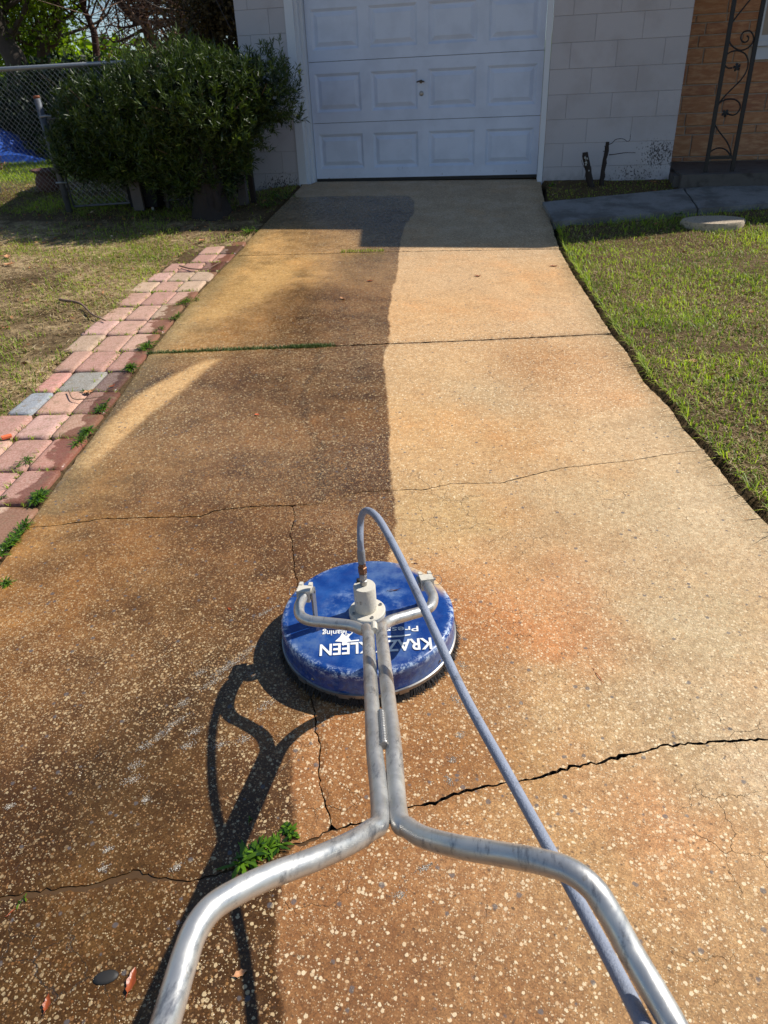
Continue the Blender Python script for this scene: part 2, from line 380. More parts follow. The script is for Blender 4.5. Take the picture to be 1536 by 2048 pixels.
def m_block():
    N = NT('painted_block'); P = N.geo(); o = N.obj()
    c = N.hsv(lin((184, 182, 186)), .5, 1., N.mr(N.rnd(), 0, 1, .96, 1.04, False))
    c = N.mix(N.mr(N.noise(P, 3, 5), .45, .7, 0, .3), c, lin((150, 140, 138)))
    # mould splashed up from the soil near the porch corner
    sx = N.n('ShaderNodeSeparateXYZ'); N.t.links.new(P, sx.inputs[0])
    def spot(cx, cz, rx, rz):
        dx = N.math('DIVIDE', N.math('SUBTRACT', sx.outputs[0], cx), rx); dz = N.math('DIVIDE', N.math('SUBTRACT', sx.outputs[2], cz), rz)
        return N.mr(N.math('SQRT', N.math('ADD', N.math('MULTIPLY', dx, dx), N.math('MULTIPLY', dz, dz))), 0, 1, 1, 0)
    near = N.math('MAXIMUM', N.math('MAXIMUM', spot(1.02, .80, .34, .26), N.math('MULTIPLY', spot(.85, .62, .55, .2), .75)), spot(-2.75, .55, .5, .32))
    sp = N.n('ShaderNodeMapping', i_Scale=(1, 1, .7)); N.t.links.new(P, sp.inputs[0])
    v = N.noise(sp.outputs[0], 75, 3, .6)
    th = N.math('SUBTRACT', .74, N.math('MULTIPLY', near, .27))
    c = N.mix(N.math('MULTIPLY', N.mr(N.math('SUBTRACT', v, th), 0, .03), .85), c, (.025, .02, .02))
    low = N.mr(sx.outputs[2], .50, .72, .55, 0)
    c = N.mix(N.math('MULTIPLY', low, N.mr(N.noise(P, 14, 5, .7), .4, .65)), c, lin((84, 78, 76)))
    return N.fin(c, .75, N.bump(N.noise(P, 90, 4, .7), .35, .003), spec=.25)
M['block'] = m_block()
def m_brick():
    N = NT('tan_slump_brick'); P = N.geo(); r = N.rnd()
    mp = N.n('ShaderNodeMapping', i_Scale=(1, 1, 4)); N.t.links.new(P, mp.inputs[0]); n = N.noise(mp.outputs[0], 9, 6, .65)
    c = N.mix(r, lin((186, 132, 94)), lin((166, 114, 86))); c = N.mix(N.mr(n, .4, .7), c, lin((206, 160, 122)))
    c = N.mix(N.mr(N.noise(P, 34, 4, .6), .66, .8, 0, .7), c, lin((96, 60, 44)))
    return N.fin(c, .85, N.bump(n, .8, .012), spec=.25)
M['brick'] = m_brick()
def m_door():
    N = NT('white_door_paint'); P = N.geo()
    c = N.mix(N.mr(N.noise(P, 5, 5), .4, .7), lin((204, 216, 236)), lin((194, 206, 226)))
    sx = N.n('ShaderNodeSeparateXYZ'); N.t.links.new(P, sx.inputs[0])
    low = N.mr(sx.outputs[2], .62, .80, 1, 0)
    c = N.mix(N.math('MULTIPLY', N.mr(N.noise(P, 48, 4, .7), .64, .72), N.math('ADD', low, .12)), c, (.05, .05, .05))
    return N.fin(c, .42, N.bump(N.noise(P, 160, 2), .06, .001), spec=.4)
M['door'] = m_door()
def m_paver():
    N = NT('concrete_paver'); P = N.geo(); col = N.n('ShaderNodeObjectInfo').outputs['Color']
    wet = N.attr('wet'); n = N.noise(P, 140, 3, .6)
    c = N.mix(N.mr(N.noise(P, 12, 5, .6), .35, .7, 0, .35), col, N.mix(1., col, (.75, .72, .68), 'MULTIPLY'))
    c = N.mix(N.mr(n, .35, .65), N.mix(1., c, (.80, .78, .75), 'MULTIPLY'), N.mix(.15, c, (.75, .68, .6)))
    W = N.mr(N.math('ADD', wet, N.math('MULTIPLY', N.math('SUBTRACT', N.noise(P, 22, 4, .6), .5), .10)), -.006, .008)
    c = N.mix(W, c, N.mix(1., c, (.52, .40, .34), 'MULTIPLY'))
    c = N.mix(N.mr(N.noise(P, 24, 6, .7), .50, .72, 0, .7), c, lin((132, 112, 84))); c = N.mix(N.mr(N.noise(P, 60, 5, .7), .64, .72, 0, .6), c, lin((84, 74, 56)))
    return N.fin(c, N.mr(W, 0, 1, .85, .3, False), N.bump(n, .7, .002), spec=.35)
M['paver'] = m_paver()
def m_soil():
    N = NT('yard_soil'); P = N.geo()
    sand = N.attr('sand')
    n = N.noise(P, 5, 6, .65); n2 = N.noise(P, 70, 5, .7)
    brown = N.mix(n2, lin((40, 32, 22)), lin((128, 104, 72))); brown = N.mix(N.mr(sand, -1, -.3, 1, 0), brown, (.015, .010, .007))
    pale = N.mix(N.mr(N.noise(P, 22, 5, .7), .38, .6), N.mix(n2, lin((84, 66, 44)), lin((160, 132, 96))), N.mix(n2, lin((160, 132, 94)), lin((222, 196, 152))))
    f = N.math('ADD', sand, N.math('MULTIPLY', N.math('SUBTRACT', n, .5), 1.4))
    c = N.mix(N.mr(f, .2, .9), brown, pale)
    return N.fin(c, .95, N.bump(N.math('ADD', n2, N.math('MULTIPLY', N.noise(P, 25, 4), 1.5)), 1., .015), spec=.15)
M['soil'] = m_soil()
def m_deck():
    N = NT('scuffed_blue_paint'); P = N.obj()
    sx = N.n('ShaderNodeSeparateXYZ'); N.t.links.new(P, sx.inputs[0])
    r = N.math('SQRT', N.math('ADD', N.math('MULTIPLY', sx.outputs[0], sx.outputs[0]), N.math('MULTIPLY', sx.outputs[1], sx.outputs[1])))
    c = N.mix(N.mr(N.noise(P, 14, 5, .6), .35, .7), lin((16, 54, 122)), lin((34, 80, 148)))
    # chalky scuffs round the hub and toward the back rim
    s1 = N.mr(N.math('ABSOLUTE', N.math('SUBTRACT', r, .085)), .0, .055, 1, 0)
    sc = N.math('MULTIPLY', s1, N.mr(N.noise(P, 30, 6, .75), .45, .7))
    c = N.mix(N.math('MULTIPLY', sc, .5), c, lin((150, 172, 200)))
    # worn rim: paint gone on the shoulder
    rim = N.mr(r, .205, .226); worn = N.math('MULTIPLY', N.math('MULTIPLY', rim, N.mr(sx.outputs[2], .072, .088, .12, 1)), N.mr(N.noise(P, 70, 7, .8), .49, .57))
    c = N.mix(N.math('MULTIPLY', worn, .9), c, lin((188, 204, 224)))
    # chalk scratches all over, fine
    mp = N.n('ShaderNodeMapping', i_Scale=(6, 1, 1), i_Rotation=(0, 0, .6)); N.t.links.new(P, mp.inputs[0])
    c = N.mix(N.mr(N.noise(mp.outputs[0], 30, 6, .8), .62, .72, 0, .45), c, lin((130, 160, 206)))
    # muddy residue at the far right of the rim
    dx = N.math('SUBTRACT', sx.outputs[0], .13); dy = N.math('SUBTRACT', sx.outputs[1], .175)
    dd = N.math('SQRT', N.math('ADD', N.math('MULTIPLY', dx, dx), N.math('MULTIPLY', dy, dy)))
    mud = N.math('MULTIPLY', N.math('MULTIPLY', N.mr(dd, .05, .12, 1, 0), N.mr(r, .195, .215)), N.mr(N.noise(P, 26, 5, .7), .32, .5))
    c = N.mix(N.math('MULTIPLY', mud, .95), c, lin((214, 178, 124)))
    # grime on the skirt
    sk = N.math('MULTIPLY', N.mr(sx.outputs[2], .055, .09, 1, 0), N.mr(N.noise(P, 60, 7, .8), .46, .58))
    c = N.mix(N.math('MULTIPLY', sk, .6), c, lin((52, 60, 92)))
    # drops
    dr = N.mr(N.vor(P, 75), .12, .18, 1, 0); ds = N.mr(N.noise(P, 9, 3), .5, .58)
    c = N.mix(N.math('MULTIPLY', N.math('MULTIPLY', dr, ds), .55), c, lin((10, 34, 92)))
    mp2 = N.n('ShaderNodeMapping', i_Scale=(1, 9, 1), i_Rotation=(0, 0, -.4)); N.t.links.new(P, mp2.inputs[0])
    c = N.mix(N.mr(N.noise(mp2.outputs[0], 70, 5, .85), .64, .70, 0, .55), c, lin((168, 186, 212)))
    c = N.mix(N.mr(N.noise(P, 7, 5, .7), .48, .68, 0, .45), c, lin((104, 122, 146)))
    rough = N.mr(N.noise(P, 26, 4), .35, .7, .18, .5)
    return N.fin(c, rough, N.bump(N.noise(P, 60, 4), .15, .002), spec=.55)
M['deck'] = m_deck()

# ================================================================== drive edges in ground coordinates
EL = [(-140, 1335), (0, 1130), (60, 1045), (127, 950), (190, 868), (245, 787), (300, 706), (385, 600), (442, 540), (500, 478), (530, 446), (590, 386), (606, 368)]
ER = [(1700, 1250), (1536, 1048), (1504, 1015), (1458, 964), (1410, 903), (1367, 858), (1337, 812), (1286, 762), (1255, 706), (1222, 667), (1180, 600), (1145, 546), (1118, 497), (1100, 440), (1088, 400), (1080, 360)]
eL = [gp(*p)[:2] for p in EL]; eR = [gp(*p)[:2] for p in ER]
DV = np.array([-.1451, .9894]); DC = np.array([.9894, .1451])
eL = [eL[0]-DV*2.6-DC*.02]+eL; eR = [eR[0]-DV*2.6]+eR
def jag(P, step=.012, amp=.0015, seed=0):
    r = np.random.default_rng(seed); out = []
    for a, b in zip(P[:-1], P[1:]):
        a = np.asarray(a[:2], float); b = np.asarray(b[:2], float); L = np.linalg.norm(b-a); n = max(1, int(L/step)); nn = np.array([-(b-a)[1], (b-a)[0]])/max(L, 1e-9)
        for i in range(n): out.append(a+(b-a)*i/n+nn*r.normal()*amp*(1 if i else .3))
    out.append(np.asarray(P[-1][:2], float)); return out
EDGE_L = jag(eL, .03, .0018, 1); EDGE_R = jag(eR, .03, .0022, 2)
def vv(p): return float(np.dot(p[:2], DV))
def sub(edge, a, b):   # part of an edge between two cross lines
    return [p for p in edge if vv(a)+.006 < vv(p) < vv(b)-.006]
def snap(edge, p):
    E_ = np.array(edge); i = np.argmin(np.abs(E_@DV-vv(p))); return E_[i]
def cross(px, widths, seed, amp=.004, step=.02):
    """a joint or crack across the drive: centre line + half widths, returns (upper side, lower side)"""
    P = [gp(*q)[:2] for q in px]; P[0] = snap(EDGE_L, P[0]) if widths[0] >= 0 else P[0]
    r = np.random.default_rng(seed); cl = []; hw = []
    for i, (a, b) in enumerate(zip(P[:-1], P[1:])):
        L = np.linalg.norm(b-a); n = max(1, int(L/step)); nn = np.array([-(b-a)[1], (b-a)[0]])/L
        for k in range(n):
            t = k/n; cl.append(a+(b-a)*t+nn*r.normal()*amp*(k > 0)); hw.append((abs(widths[i])*(1-t)+abs(widths[i+1])*t)*r.uniform(.5, 1.35))
    cl.append(P[-1]); hw.append(abs(widths[-1])); cl = np.array(cl); hw = np.array(hw)
    T = np.gradient(cl, axis=0); T /= np.linalg.norm(T, axis=1)[:, None]; Nn = np.stack([-T[:, 1], T[:, 0]], 1)
    return cl+Nn*hw[:, None], cl-Nn*hw[:, None]
# joints
j2u, j2l = cross([(475, 510), (730, 504), (880, 501), (1118, 497)], [.006]*4, 11, .0012)
j1u, j1l = cross([(302, 707), (430, 700), (640, 692), (900, 682), (1222, 667)], [.008, .009, .008, .0075, .0075], 12, .0022)
c1u, c1l = cross([(62, 1052), (110, 1050), (170, 1042), (205, 1036), (335, 1033), (400, 1032), (430, 1020), (500, 1012), (585, 1010), (650, 1006), (690, 990), (725, 982), (800, 979), (850, 978), (900, 966), (1000, 965), (1060, 950), (1120, 935), (1200, 926), (1262, 920), (1330, 908), (1408, 898)],
                 [w_*1.25 for w_ in [.0012, .0016, .0024, .002, .002, .0022, .002, .0022, .0024, .0004, .0005, .0012, .0016, .0018, .0016, .0018, .002, .0018, .0016, .0016, .0014, .0010]], 13, .0016, .014)
c3u, c3l = cross([(-260, 1840), (0, 1795), (100, 1782), (180, 1772), (265, 1747), (310, 1757), (380, 1762), (450, 1742), (520, 1712), (600, 1688), (664, 1658), (720, 1645), (780, 1625), (830, 1609), (870, 1606), (900, 1590), (925, 1582), (960, 1574), (1010, 1564), (1060, 1558), (1115, 1542), (1150, 1530), (1200, 1525), (1240, 1510), (1290, 1502), (1320, 1490), (1370, 1488), (1450, 1480), (1536, 1478), (1800, 1460)],
                 [-.004, .005, .006, .006, .010, .004, .002, .003, .005, .004, .002, .002, .002, .002, .0042, .003, .004, .003, .002, .0022, .004, .003, .003, .0042, .0035, .0025, .003, .0038, .0025, .002], 14, .0022, .009)
c2a = [gp(*q)[:2] for q in [(585, 1010), (590, 1035), (580, 1062), (586, 1095), (588, 1130), (594, 1165), (600, 1230), (612, 1320), (624, 1400), (632, 1455), (640, 1500), (637, 1545), (645, 1590), (655, 1620), (664, 1657)]]
def strip2(P, hw, seed):
    r = np.random.default_rng(seed); cl = []
    for a, b in zip(P[:-1], P[1:]):
        L = np.linalg.norm(b-a); n = max(1, int(L/.009)); nn = np.array([-(b-a)[1], (b-a)[0]])/L
        for k in range(n): cl.append(a+(b-a)*k/n+nn*r.normal()*.0018*(k > 0))
    cl.append(P[-1]); cl = np.array(cl); T = np.gradient(cl, axis=0); T /= np.linalg.norm(T, axis=1)[:, None]; Nn = np.stack([-T[:, 1], T[:, 0]], 1)
    w_ = hw*r.uniform(.5, 1.5, len(cl))[:, None]; return cl+Nn*w_, cl-Nn*w_
c2r, c2l = strip2(c2a, .0014, 15)     # travelling toward the camera: +N is the right side
topL = gp(606, 368)[:2]; topR = gp(1079, 354)[:2]; topL = np.array([-2.53, 7.90]); topR = np.array([-.06, 7.90])
sillL = np.array([-2.40, 8.09]); sillR = np.array([-.085, 8.09])
def first(edge, a): return a
def closeL(seq): return seq
def nearest(arr, p): return int(np.argmin(np.linalg.norm(np.asarray(arr)-p, axis=1)))
# polygons, counter-clockwise or not does not matter
botL = EDGE_L[0]; botR = EDGE_R[0]
pieces = []
pieces.append(list(j2u)+sub(EDGE_R, j2u[-1], topR)+[topR, np.array([-.06, 7.905]), sillR, sillL, np.array([-2.41, 7.905]), topL]+sub(EDGE_L, j2u[0], topL)[::-1])
pieces.append(list(j1u)+sub(EDGE_R, j1u[-1], j2l[-1])+list(j2l[::-1])+sub(EDGE_L, j1u[0], j2l[0])[::-1])
pieces.append(list(c1u)+sub(EDGE_R, c1u[-1], j1l[-1])+list(j1l[::-1])+sub(EDGE_L, c1u[0], j1l[0])[::-1])
ic = nearest(c1l, c2a[0]); iu = nearest(c3u, c2a[-1])
pieces.append(list(c3u[:iu])+list(c2l[::-1][1:-1])+list(c1l[:ic][::-1])+sub(EDGE_L, c3u[0], c1l[0])[::-1])
pieces.append(list(c3u[iu+1:])+sub(EDGE_R, c3u[-1], c1l[-1])+list(c1l[ic+1:][::-1])+list(c2r[1:-1]))
pieces.append([botL, botR]+sub(EDGE_R, botR, c3l[-1])+list(c3l[::-1])+sub(EDGE_L, botL, c3l[0])[::-1])

# ---- stains and wetness of the concrete, as maps over the ground
def G(px): return np.array([gp(*q)[:2] for q in px])
DRY = [((1000, 430), (190, 166, 136)), ((700, 375), (190, 166, 138)), ((950, 560), (214, 174, 128)), ((1060, 560), (214, 168, 114)), ((860, 620), (216, 168, 112)), ((1150, 640), (210, 170, 124)),
       ((900, 740), (212, 170, 118)), ((1080, 730), (188, 138, 84)), ((1180, 780), (208, 160, 108)), ((850, 850), (214, 168, 110)), ((950, 800), (196, 166, 124)), ((1050, 880), (204, 156, 98)), ((1280, 860), (206, 174, 132)), ((1180, 900), (214, 176, 128)),
       ((900, 1040), (200, 164, 110)), ((1100, 1050), (192, 156, 110)), ((1350, 1020), (204, 178, 140)), ((1230, 1000), (198, 168, 124)), ((1000, 1180), (198, 154, 98)), ((1010, 1250), (206, 128, 62)), ((980, 1220), (210, 132, 68)), ((1150, 1190), (204, 140, 84)), ((1250, 1200), (192, 164, 120)),
       ((1400, 1250), (194, 170, 130)), ((950, 1350), (188, 140, 80)), ((1100, 1400), (188, 154, 104)), ((1300, 1400), (186, 156, 112)), ((1480, 1420), (202, 174, 136)), ((880, 1500), (172, 118, 60)),
       ((1000, 1520), (182, 138, 82)), ((700, 1500), (176, 122, 70)), ((640, 1500), (182, 128, 76)), ((700, 1750), (166, 112, 58)), ((900, 1750), (172, 118, 66)), ((1340, 1650), (200, 128, 70)), ((1280, 1620), (196, 136, 82)), ((1200, 1680), (182, 144, 90)),
       ((1450, 1750), (190, 152, 100)), ((1400, 1560), (186, 158, 112)), ((1000, 1900), (160, 114, 66)), ((1300, 1950), (176, 134, 82)), ((700, 1950), (152, 102, 54)), ((1500, 2030), (176, 132, 80)), ((600, 2030), (140, 94, 48)), ((1050, 2030), (156, 110, 62))]
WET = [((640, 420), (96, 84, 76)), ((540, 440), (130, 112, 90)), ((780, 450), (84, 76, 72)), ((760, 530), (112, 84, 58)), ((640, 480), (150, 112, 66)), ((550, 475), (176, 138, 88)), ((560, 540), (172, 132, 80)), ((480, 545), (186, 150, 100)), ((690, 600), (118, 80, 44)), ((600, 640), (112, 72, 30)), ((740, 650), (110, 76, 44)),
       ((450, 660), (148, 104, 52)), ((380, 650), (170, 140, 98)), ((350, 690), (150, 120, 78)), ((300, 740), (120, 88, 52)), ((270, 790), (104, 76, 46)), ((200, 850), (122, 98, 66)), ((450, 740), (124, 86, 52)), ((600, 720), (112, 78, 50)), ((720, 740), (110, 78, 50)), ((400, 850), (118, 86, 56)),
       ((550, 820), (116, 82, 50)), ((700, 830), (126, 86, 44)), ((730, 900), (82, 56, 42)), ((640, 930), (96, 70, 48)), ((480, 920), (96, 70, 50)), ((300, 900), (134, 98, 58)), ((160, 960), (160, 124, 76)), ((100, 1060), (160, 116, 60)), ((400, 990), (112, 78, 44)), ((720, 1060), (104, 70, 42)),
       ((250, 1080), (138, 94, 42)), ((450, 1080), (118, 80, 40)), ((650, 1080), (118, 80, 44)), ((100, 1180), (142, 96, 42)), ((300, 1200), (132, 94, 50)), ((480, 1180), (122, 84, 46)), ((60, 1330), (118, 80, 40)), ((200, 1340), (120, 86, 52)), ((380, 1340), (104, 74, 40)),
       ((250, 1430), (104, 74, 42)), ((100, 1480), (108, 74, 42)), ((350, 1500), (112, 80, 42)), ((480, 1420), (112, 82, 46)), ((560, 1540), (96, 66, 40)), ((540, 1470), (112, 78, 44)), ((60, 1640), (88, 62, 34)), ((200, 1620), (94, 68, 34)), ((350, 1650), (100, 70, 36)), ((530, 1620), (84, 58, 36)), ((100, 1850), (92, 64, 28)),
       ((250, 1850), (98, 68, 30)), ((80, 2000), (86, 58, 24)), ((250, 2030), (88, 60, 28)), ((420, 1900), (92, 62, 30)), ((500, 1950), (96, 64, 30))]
def idw(P, pts, pw=3.2):
    g = G([p for p, _ in pts]); c = np.array([lin(c) for _, c in pts]); 
    d = np.linalg.norm(P[:, None, :2]-g[None], axis=2)/(.25+.1*np.linalg.norm(g, axis=1)[None]); w_ = 1/(d**pw+.02); return (w_@c)/w_.sum(1)[:, None]
WETLINE = [(560, 398), (640, 393), (690, 392), (818, 391), (830, 403), (828, 428), (812, 448), (802, 478), (798, 512), (797, 540), (786, 578), (781, 604), (776, 640), (781, 668), (779, 688), (770, 702), (768, 735), (775, 780), (781, 860), (781, 950), (790, 1000), (797, 1045), (786, 1085), (765, 1150),
           (650, 1400), (604, 1436), (587, 1490), (583, 1560), (592, 1640), (578, 1700), (560, 1800), (556, 1900), (562, 2048)]
wl = [np.array([-2.62, 7.35])]+[gp(*q)[:2] for q in WETLINE]; wl.append(wl[-1]-DV*3)
wetpoly = wl+[np.array([-4., -3.]), np.array([-4., 7.3])]
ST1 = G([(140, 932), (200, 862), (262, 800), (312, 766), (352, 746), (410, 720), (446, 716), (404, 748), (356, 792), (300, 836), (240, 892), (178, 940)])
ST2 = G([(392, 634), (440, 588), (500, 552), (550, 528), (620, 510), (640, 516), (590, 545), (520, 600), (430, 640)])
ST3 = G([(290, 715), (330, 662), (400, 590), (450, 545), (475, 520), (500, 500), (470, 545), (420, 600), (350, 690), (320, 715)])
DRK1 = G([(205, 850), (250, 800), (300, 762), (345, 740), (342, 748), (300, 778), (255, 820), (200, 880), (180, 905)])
SILT2 = G([(500, 1310), (420, 1430), (300, 1560), (160, 1700), (0, 1880), (-60, 1700), (60, 1560), (190, 1470), (340, 1370), (430, 1300)])
def sdf(P, poly):
    d = pdist(P, poly, True); return np.where(inpoly(P, poly), d, -d)
def drive_attrs(me, V, n0):
    P = V[:, :2]
    nz = noise2(P[:, 0], P[:, 1], 3.); nz2 = noise2(P[:, 0]+9, P[:, 1]-4, 9.)
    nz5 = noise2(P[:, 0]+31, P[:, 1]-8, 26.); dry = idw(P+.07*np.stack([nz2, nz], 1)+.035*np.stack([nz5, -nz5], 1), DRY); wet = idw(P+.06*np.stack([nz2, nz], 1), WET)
    warp = P+.012*np.stack([nz, nz2], 1)
    s1 = sdf(warp, ST1); s2 = sdf(warp, ST2); s3 = sdf(warp, ST3); s4 = sdf(warp, DRK1)
    st_ = noise2((P@DC)*5., (P@DV)*.9, 1.6); nz4 = noise2(P[:, 0]-6, P[:, 1]+2, 22.)
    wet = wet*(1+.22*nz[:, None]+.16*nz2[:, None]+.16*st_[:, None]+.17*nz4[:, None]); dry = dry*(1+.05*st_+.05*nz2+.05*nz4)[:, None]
    def mixc(c, m, col): return c*(1-m[:, None])+np.array(lin(col))*m[:, None]
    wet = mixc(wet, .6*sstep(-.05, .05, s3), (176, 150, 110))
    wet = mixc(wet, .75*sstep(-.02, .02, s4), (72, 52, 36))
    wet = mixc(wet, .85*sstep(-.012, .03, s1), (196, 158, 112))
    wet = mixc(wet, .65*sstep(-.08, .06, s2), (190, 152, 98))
    s5 = sdf(warp, SILT2); wet = mixc(wet, .55*sstep(-.07, .08, s5+.04*st_), (74, 54, 30))
    # grey algae margin along the left edge
    de = pdist(P, eL); wet = mixc(wet, .55*sstep(.16, .02, de+.04*nz)*(P[:, 1] > 1.9), (126, 112, 84))
    dr = pdist(P, eR); dry = mixc(dry, .4*sstep(.14, .02, dr+.03*nz), (150, 128, 92))
    # dark band beside the top joint
    dj = pdist(P, list(j1l)); dry = mixc(dry, .35*sstep(.05, .0, dj), (110, 84, 56))
    # old vertical crack stain
    oc = G([(640, 700), (632, 740), (606, 790), (604, 830), (640, 880), (646, 940), (640, 1000)]); do = pdist(P+.02*np.stack([nz2, nz], 1), oc)
    wet = mixc(wet, .6*sstep(.03, .0, do), (58, 44, 36))
    # damp halo round the machine
    cen = np.array([-.36, 1.33]); dm = np.linalg.norm((P-cen)/np.array([.42, .5]), axis=1)
    dry = mixc(dry, .55*sstep(1.1, .75, dm+.12*nz), (150, 100, 48))
    def desat(c, k, g=1.): l = c@np.array([.3, .55, .15]); return (c*k+(l[:, None]*np.array([1.0, 1., .90]))*(1-k))*g*np.array([1.0, 1.0, .95])
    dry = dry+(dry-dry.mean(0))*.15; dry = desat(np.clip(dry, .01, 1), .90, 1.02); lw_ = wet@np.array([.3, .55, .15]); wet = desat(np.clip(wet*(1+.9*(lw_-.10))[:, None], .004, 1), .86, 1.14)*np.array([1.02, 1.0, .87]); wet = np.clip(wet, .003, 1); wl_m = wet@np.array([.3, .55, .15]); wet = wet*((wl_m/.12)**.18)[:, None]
    dry[n0:] = wet[n0:] = (.030, .022, .015)   # side faces in dark soil tone, painting in the shade inside cracks
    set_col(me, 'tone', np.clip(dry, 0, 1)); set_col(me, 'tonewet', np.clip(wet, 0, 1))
    set_attr(me, 'wet', sdf(P+.006*np.stack([nz2, nz], 1), wetpoly))
    peb = .62+.25*nz+.22*nz2; peb = np.where(P[:, 1] < 1.25, peb*.82, peb)
    silt = G([(0, 1600), (250, 1450), (420, 1500), (430, 1700), (250, 2048), (0, 2048)]); ss = sdf(P, silt)
    peb = peb*(1-.45*sstep(-.1, .1, ss)); peb = peb*(1-.6*sstep(.14, .02, de))
    peb = np.clip(peb, .15, 1.); peb[n0:] = 0.; set_attr(me, 'peb', peb)
    set_attr(me, 'film', np.clip(sstep(-.12, .15, ss)*.9+.4*sstep(.2, .6, nz2), 0, 1))
drive = empty('driveway'); tag(drive, kind='structure')
STEP = .022
def slab(poly, name, parent, mat, attrs, zoff=0., thick=.085, step=STEP, hf=None):
    poly = np.array([p[:2] for p in poly]); keep = [0]
    for i in range(1, len(poly)):
        if np.linalg.norm(poly[i]-poly[keep[-1]]) > 4e-4: keep.append(i)
    poly = poly[keep]
    mn, mx = poly.min(0), poly.max(0)
    gx, gy = np.meshgrid(np.arange(mn[0], mx[0], step), np.arange(mn[1], mx[1], step)); g = np.stack([gx.ravel(), gy.ravel()], 1)
    g[::2] += step*.15; ins = inpoly(g, poly); g = g[ins]; g = g[pdist(g, poly, True) > .008]
    n = len(poly); pts = [Vector(p) for p in poly]+[Vector(p) for p in g]
    v, e, f, *_ = delaunay_2d_cdt(pts, [(i, (i+1) % n) for i in range(n)], [], 1, 1e-6, False)
    V2 = np.array([[a.x, a.y] for a in v]); f = [tuple(t) for t in f]
    cen_ = np.array([V2[list(t)].mean(0) for t in f]); ok_ = inpoly(cen_, poly); f = [t for t, k_ in zip(f, ok_) if k_]
    hfz = hf or zg; z = hfz(V2[:, 0], V2[:, 1])+zoff
    # rounded arris: drop the rim a little
    de = pdist(V2, poly, True); z = z-.0025*(de < .004)
    V = np.column_stack([V2, z])
    # skirt from boundary edges
    cnt = {}
    for t in f:
        for a, b in ((t[0], t[1]), (t[1], t[2]), (t[2], t[0])): cnt[(a, b)] = 1
    bd = [(a, b) for (a, b) in cnt if (b, a) not in cnt]
    idx = {}; VV = V.tolist(); F = list(f); n0 = len(VV)
    for a, b in bd:
        for q in (a, b):
            if q not in idx: idx[q] = len(VV); VV.append([V[q][0], V[q][1], V[q][2]]); VV.append([V[q][0], V[q][1], V[q][2]-thick])
        F.append((idx[b], idx[a], idx[a]+1, idx[b]+1))
    me = mesh(name, VV, F)
    me.polygons.foreach_set('use_smooth', [False]*len(me.polygons))
    if attrs: attrs(me, np.array(VV), n0)
    return put(name, me, mat, parent)
M['silt'] = m_plain('wet_brown_silt', lin((84, 62, 38)), .22, .25, 40, .25, 120, 0, .5)
def silt_strip(a, b, i0, i1, depth):
    V = []; F = []
    for k in range(i0, i1):
        for p in (a[k], b[k]): V.append((p[0], p[1], float(zg(*p))-depth))
        if k > i0: q = len(V); F.append((q-4, q-3, q-1, q-2))
    return MB().add(V, F).build('crack_silt', M['silt'], drive)
nsl = int(len(c3u)*.42)
silt_strip(c3u, c3l, 0, nsl, .005)
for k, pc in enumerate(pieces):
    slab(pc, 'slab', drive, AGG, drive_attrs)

# ================================================================== terrain
drive_poly = np.array(list(eL)+[sillL]+[sillR]+list(eR)[::-1])
def ax(lo, hi, c0, c1, st, grow=1.25):
    a = list(np.arange(c0, c1+1e-6, st)); s_ = st
    while a[-1] < hi: s_ *= grow; a.append(a[-1]+s_)
    s_ = st; b = []; q = c0
    while q > lo: s_ *= grow; q -= s_; b.append(q)
    return np.array(b[::-1]+a)
xs = ax(-260, 260, -6.2, 3.6, .06); ys = ax(-200, 320, -.6, 8.4, .06)
X, Yy = np.meshgrid(xs, ys); P2 = np.stack([X.ravel(), Yy.ravel()], 1)
nzt = noise2(P2[:, 0], P2[:, 1], 2.5); nzf = noise2(P2[:, 0]+3, P2[:, 1], 11.)
def yard_off(P):
    """height of the yard above the drive plane"""
    ind = sdf(P, drive_poly)
    right = (P@DC > -.5) & (P[:, 1] < 9)
    o = np.where(right, .006, -.012)
    o = o-.06*sstep(.02, -.08, -ind-.04)*0
    o = np.where(ind > -.03, -.09, o)
    lf = sstep(-2.5, -3.3, P[:, 0])*sstep(6.4, 7.6, P[:, 1])*sstep(-4.4, -3.6, P[:, 0]); o = o-.07*lf*(ind <= -.045)
    o = np.where(sdf(P, sw_poly) > -.04, -.03, o)
    dpa = np.interp(P@DV, np.array(eL)@DV, np.array(eL)@DC)-P@DC; o = np.where((dpa > 0) & (dpa < .47) & (P@DV > .3) & (P@DV < 6.1) & (ind <= -.03), -.032, o)
    return o, ind
sw_poly = np.array([[-.03, 7.06], [1.99, 7.70], [3.4, 8.12], [3.4, 7.42], [1.83, 6.945], [.07, 6.42]])
off, ind = yard_off(P2)
Z = zg(P2[:, 0], P2[:, 1])+off+(.008*nzt+.006*nzf)*(ind < -.1)*np.where(np.abs(P2[:, 0]) < 12, 1, 3)
nx_, ny_ = len(xs), len(ys)
idg = np.arange(nx_*ny_).reshape(ny_, nx_)
F = np.stack([idg[:-1, :-1], idg[:-1, 1:], idg[1:, 1:], idg[1:, :-1]], -1).reshape(-1, 4)
gm = fast('ground', np.column_stack([P2, Z]), F, True)
left = P2@DC < -1.2
sand = np.where(left, .62+.35*nzt, .14+.12*nzt); sand = np.where((P2[:, 1] > 6.6) & left, .2, sand); sand = np.where(ind > -.03, -1.2, sand)
set_attr(gm, 'sand', sand)
tag(put('ground', gm, M['soil']), kind='structure')
def yz(P):
    P = np.asarray(P, float); o, _ = yard_off(P)
    return zg(P[:, 0], P[:, 1])+o

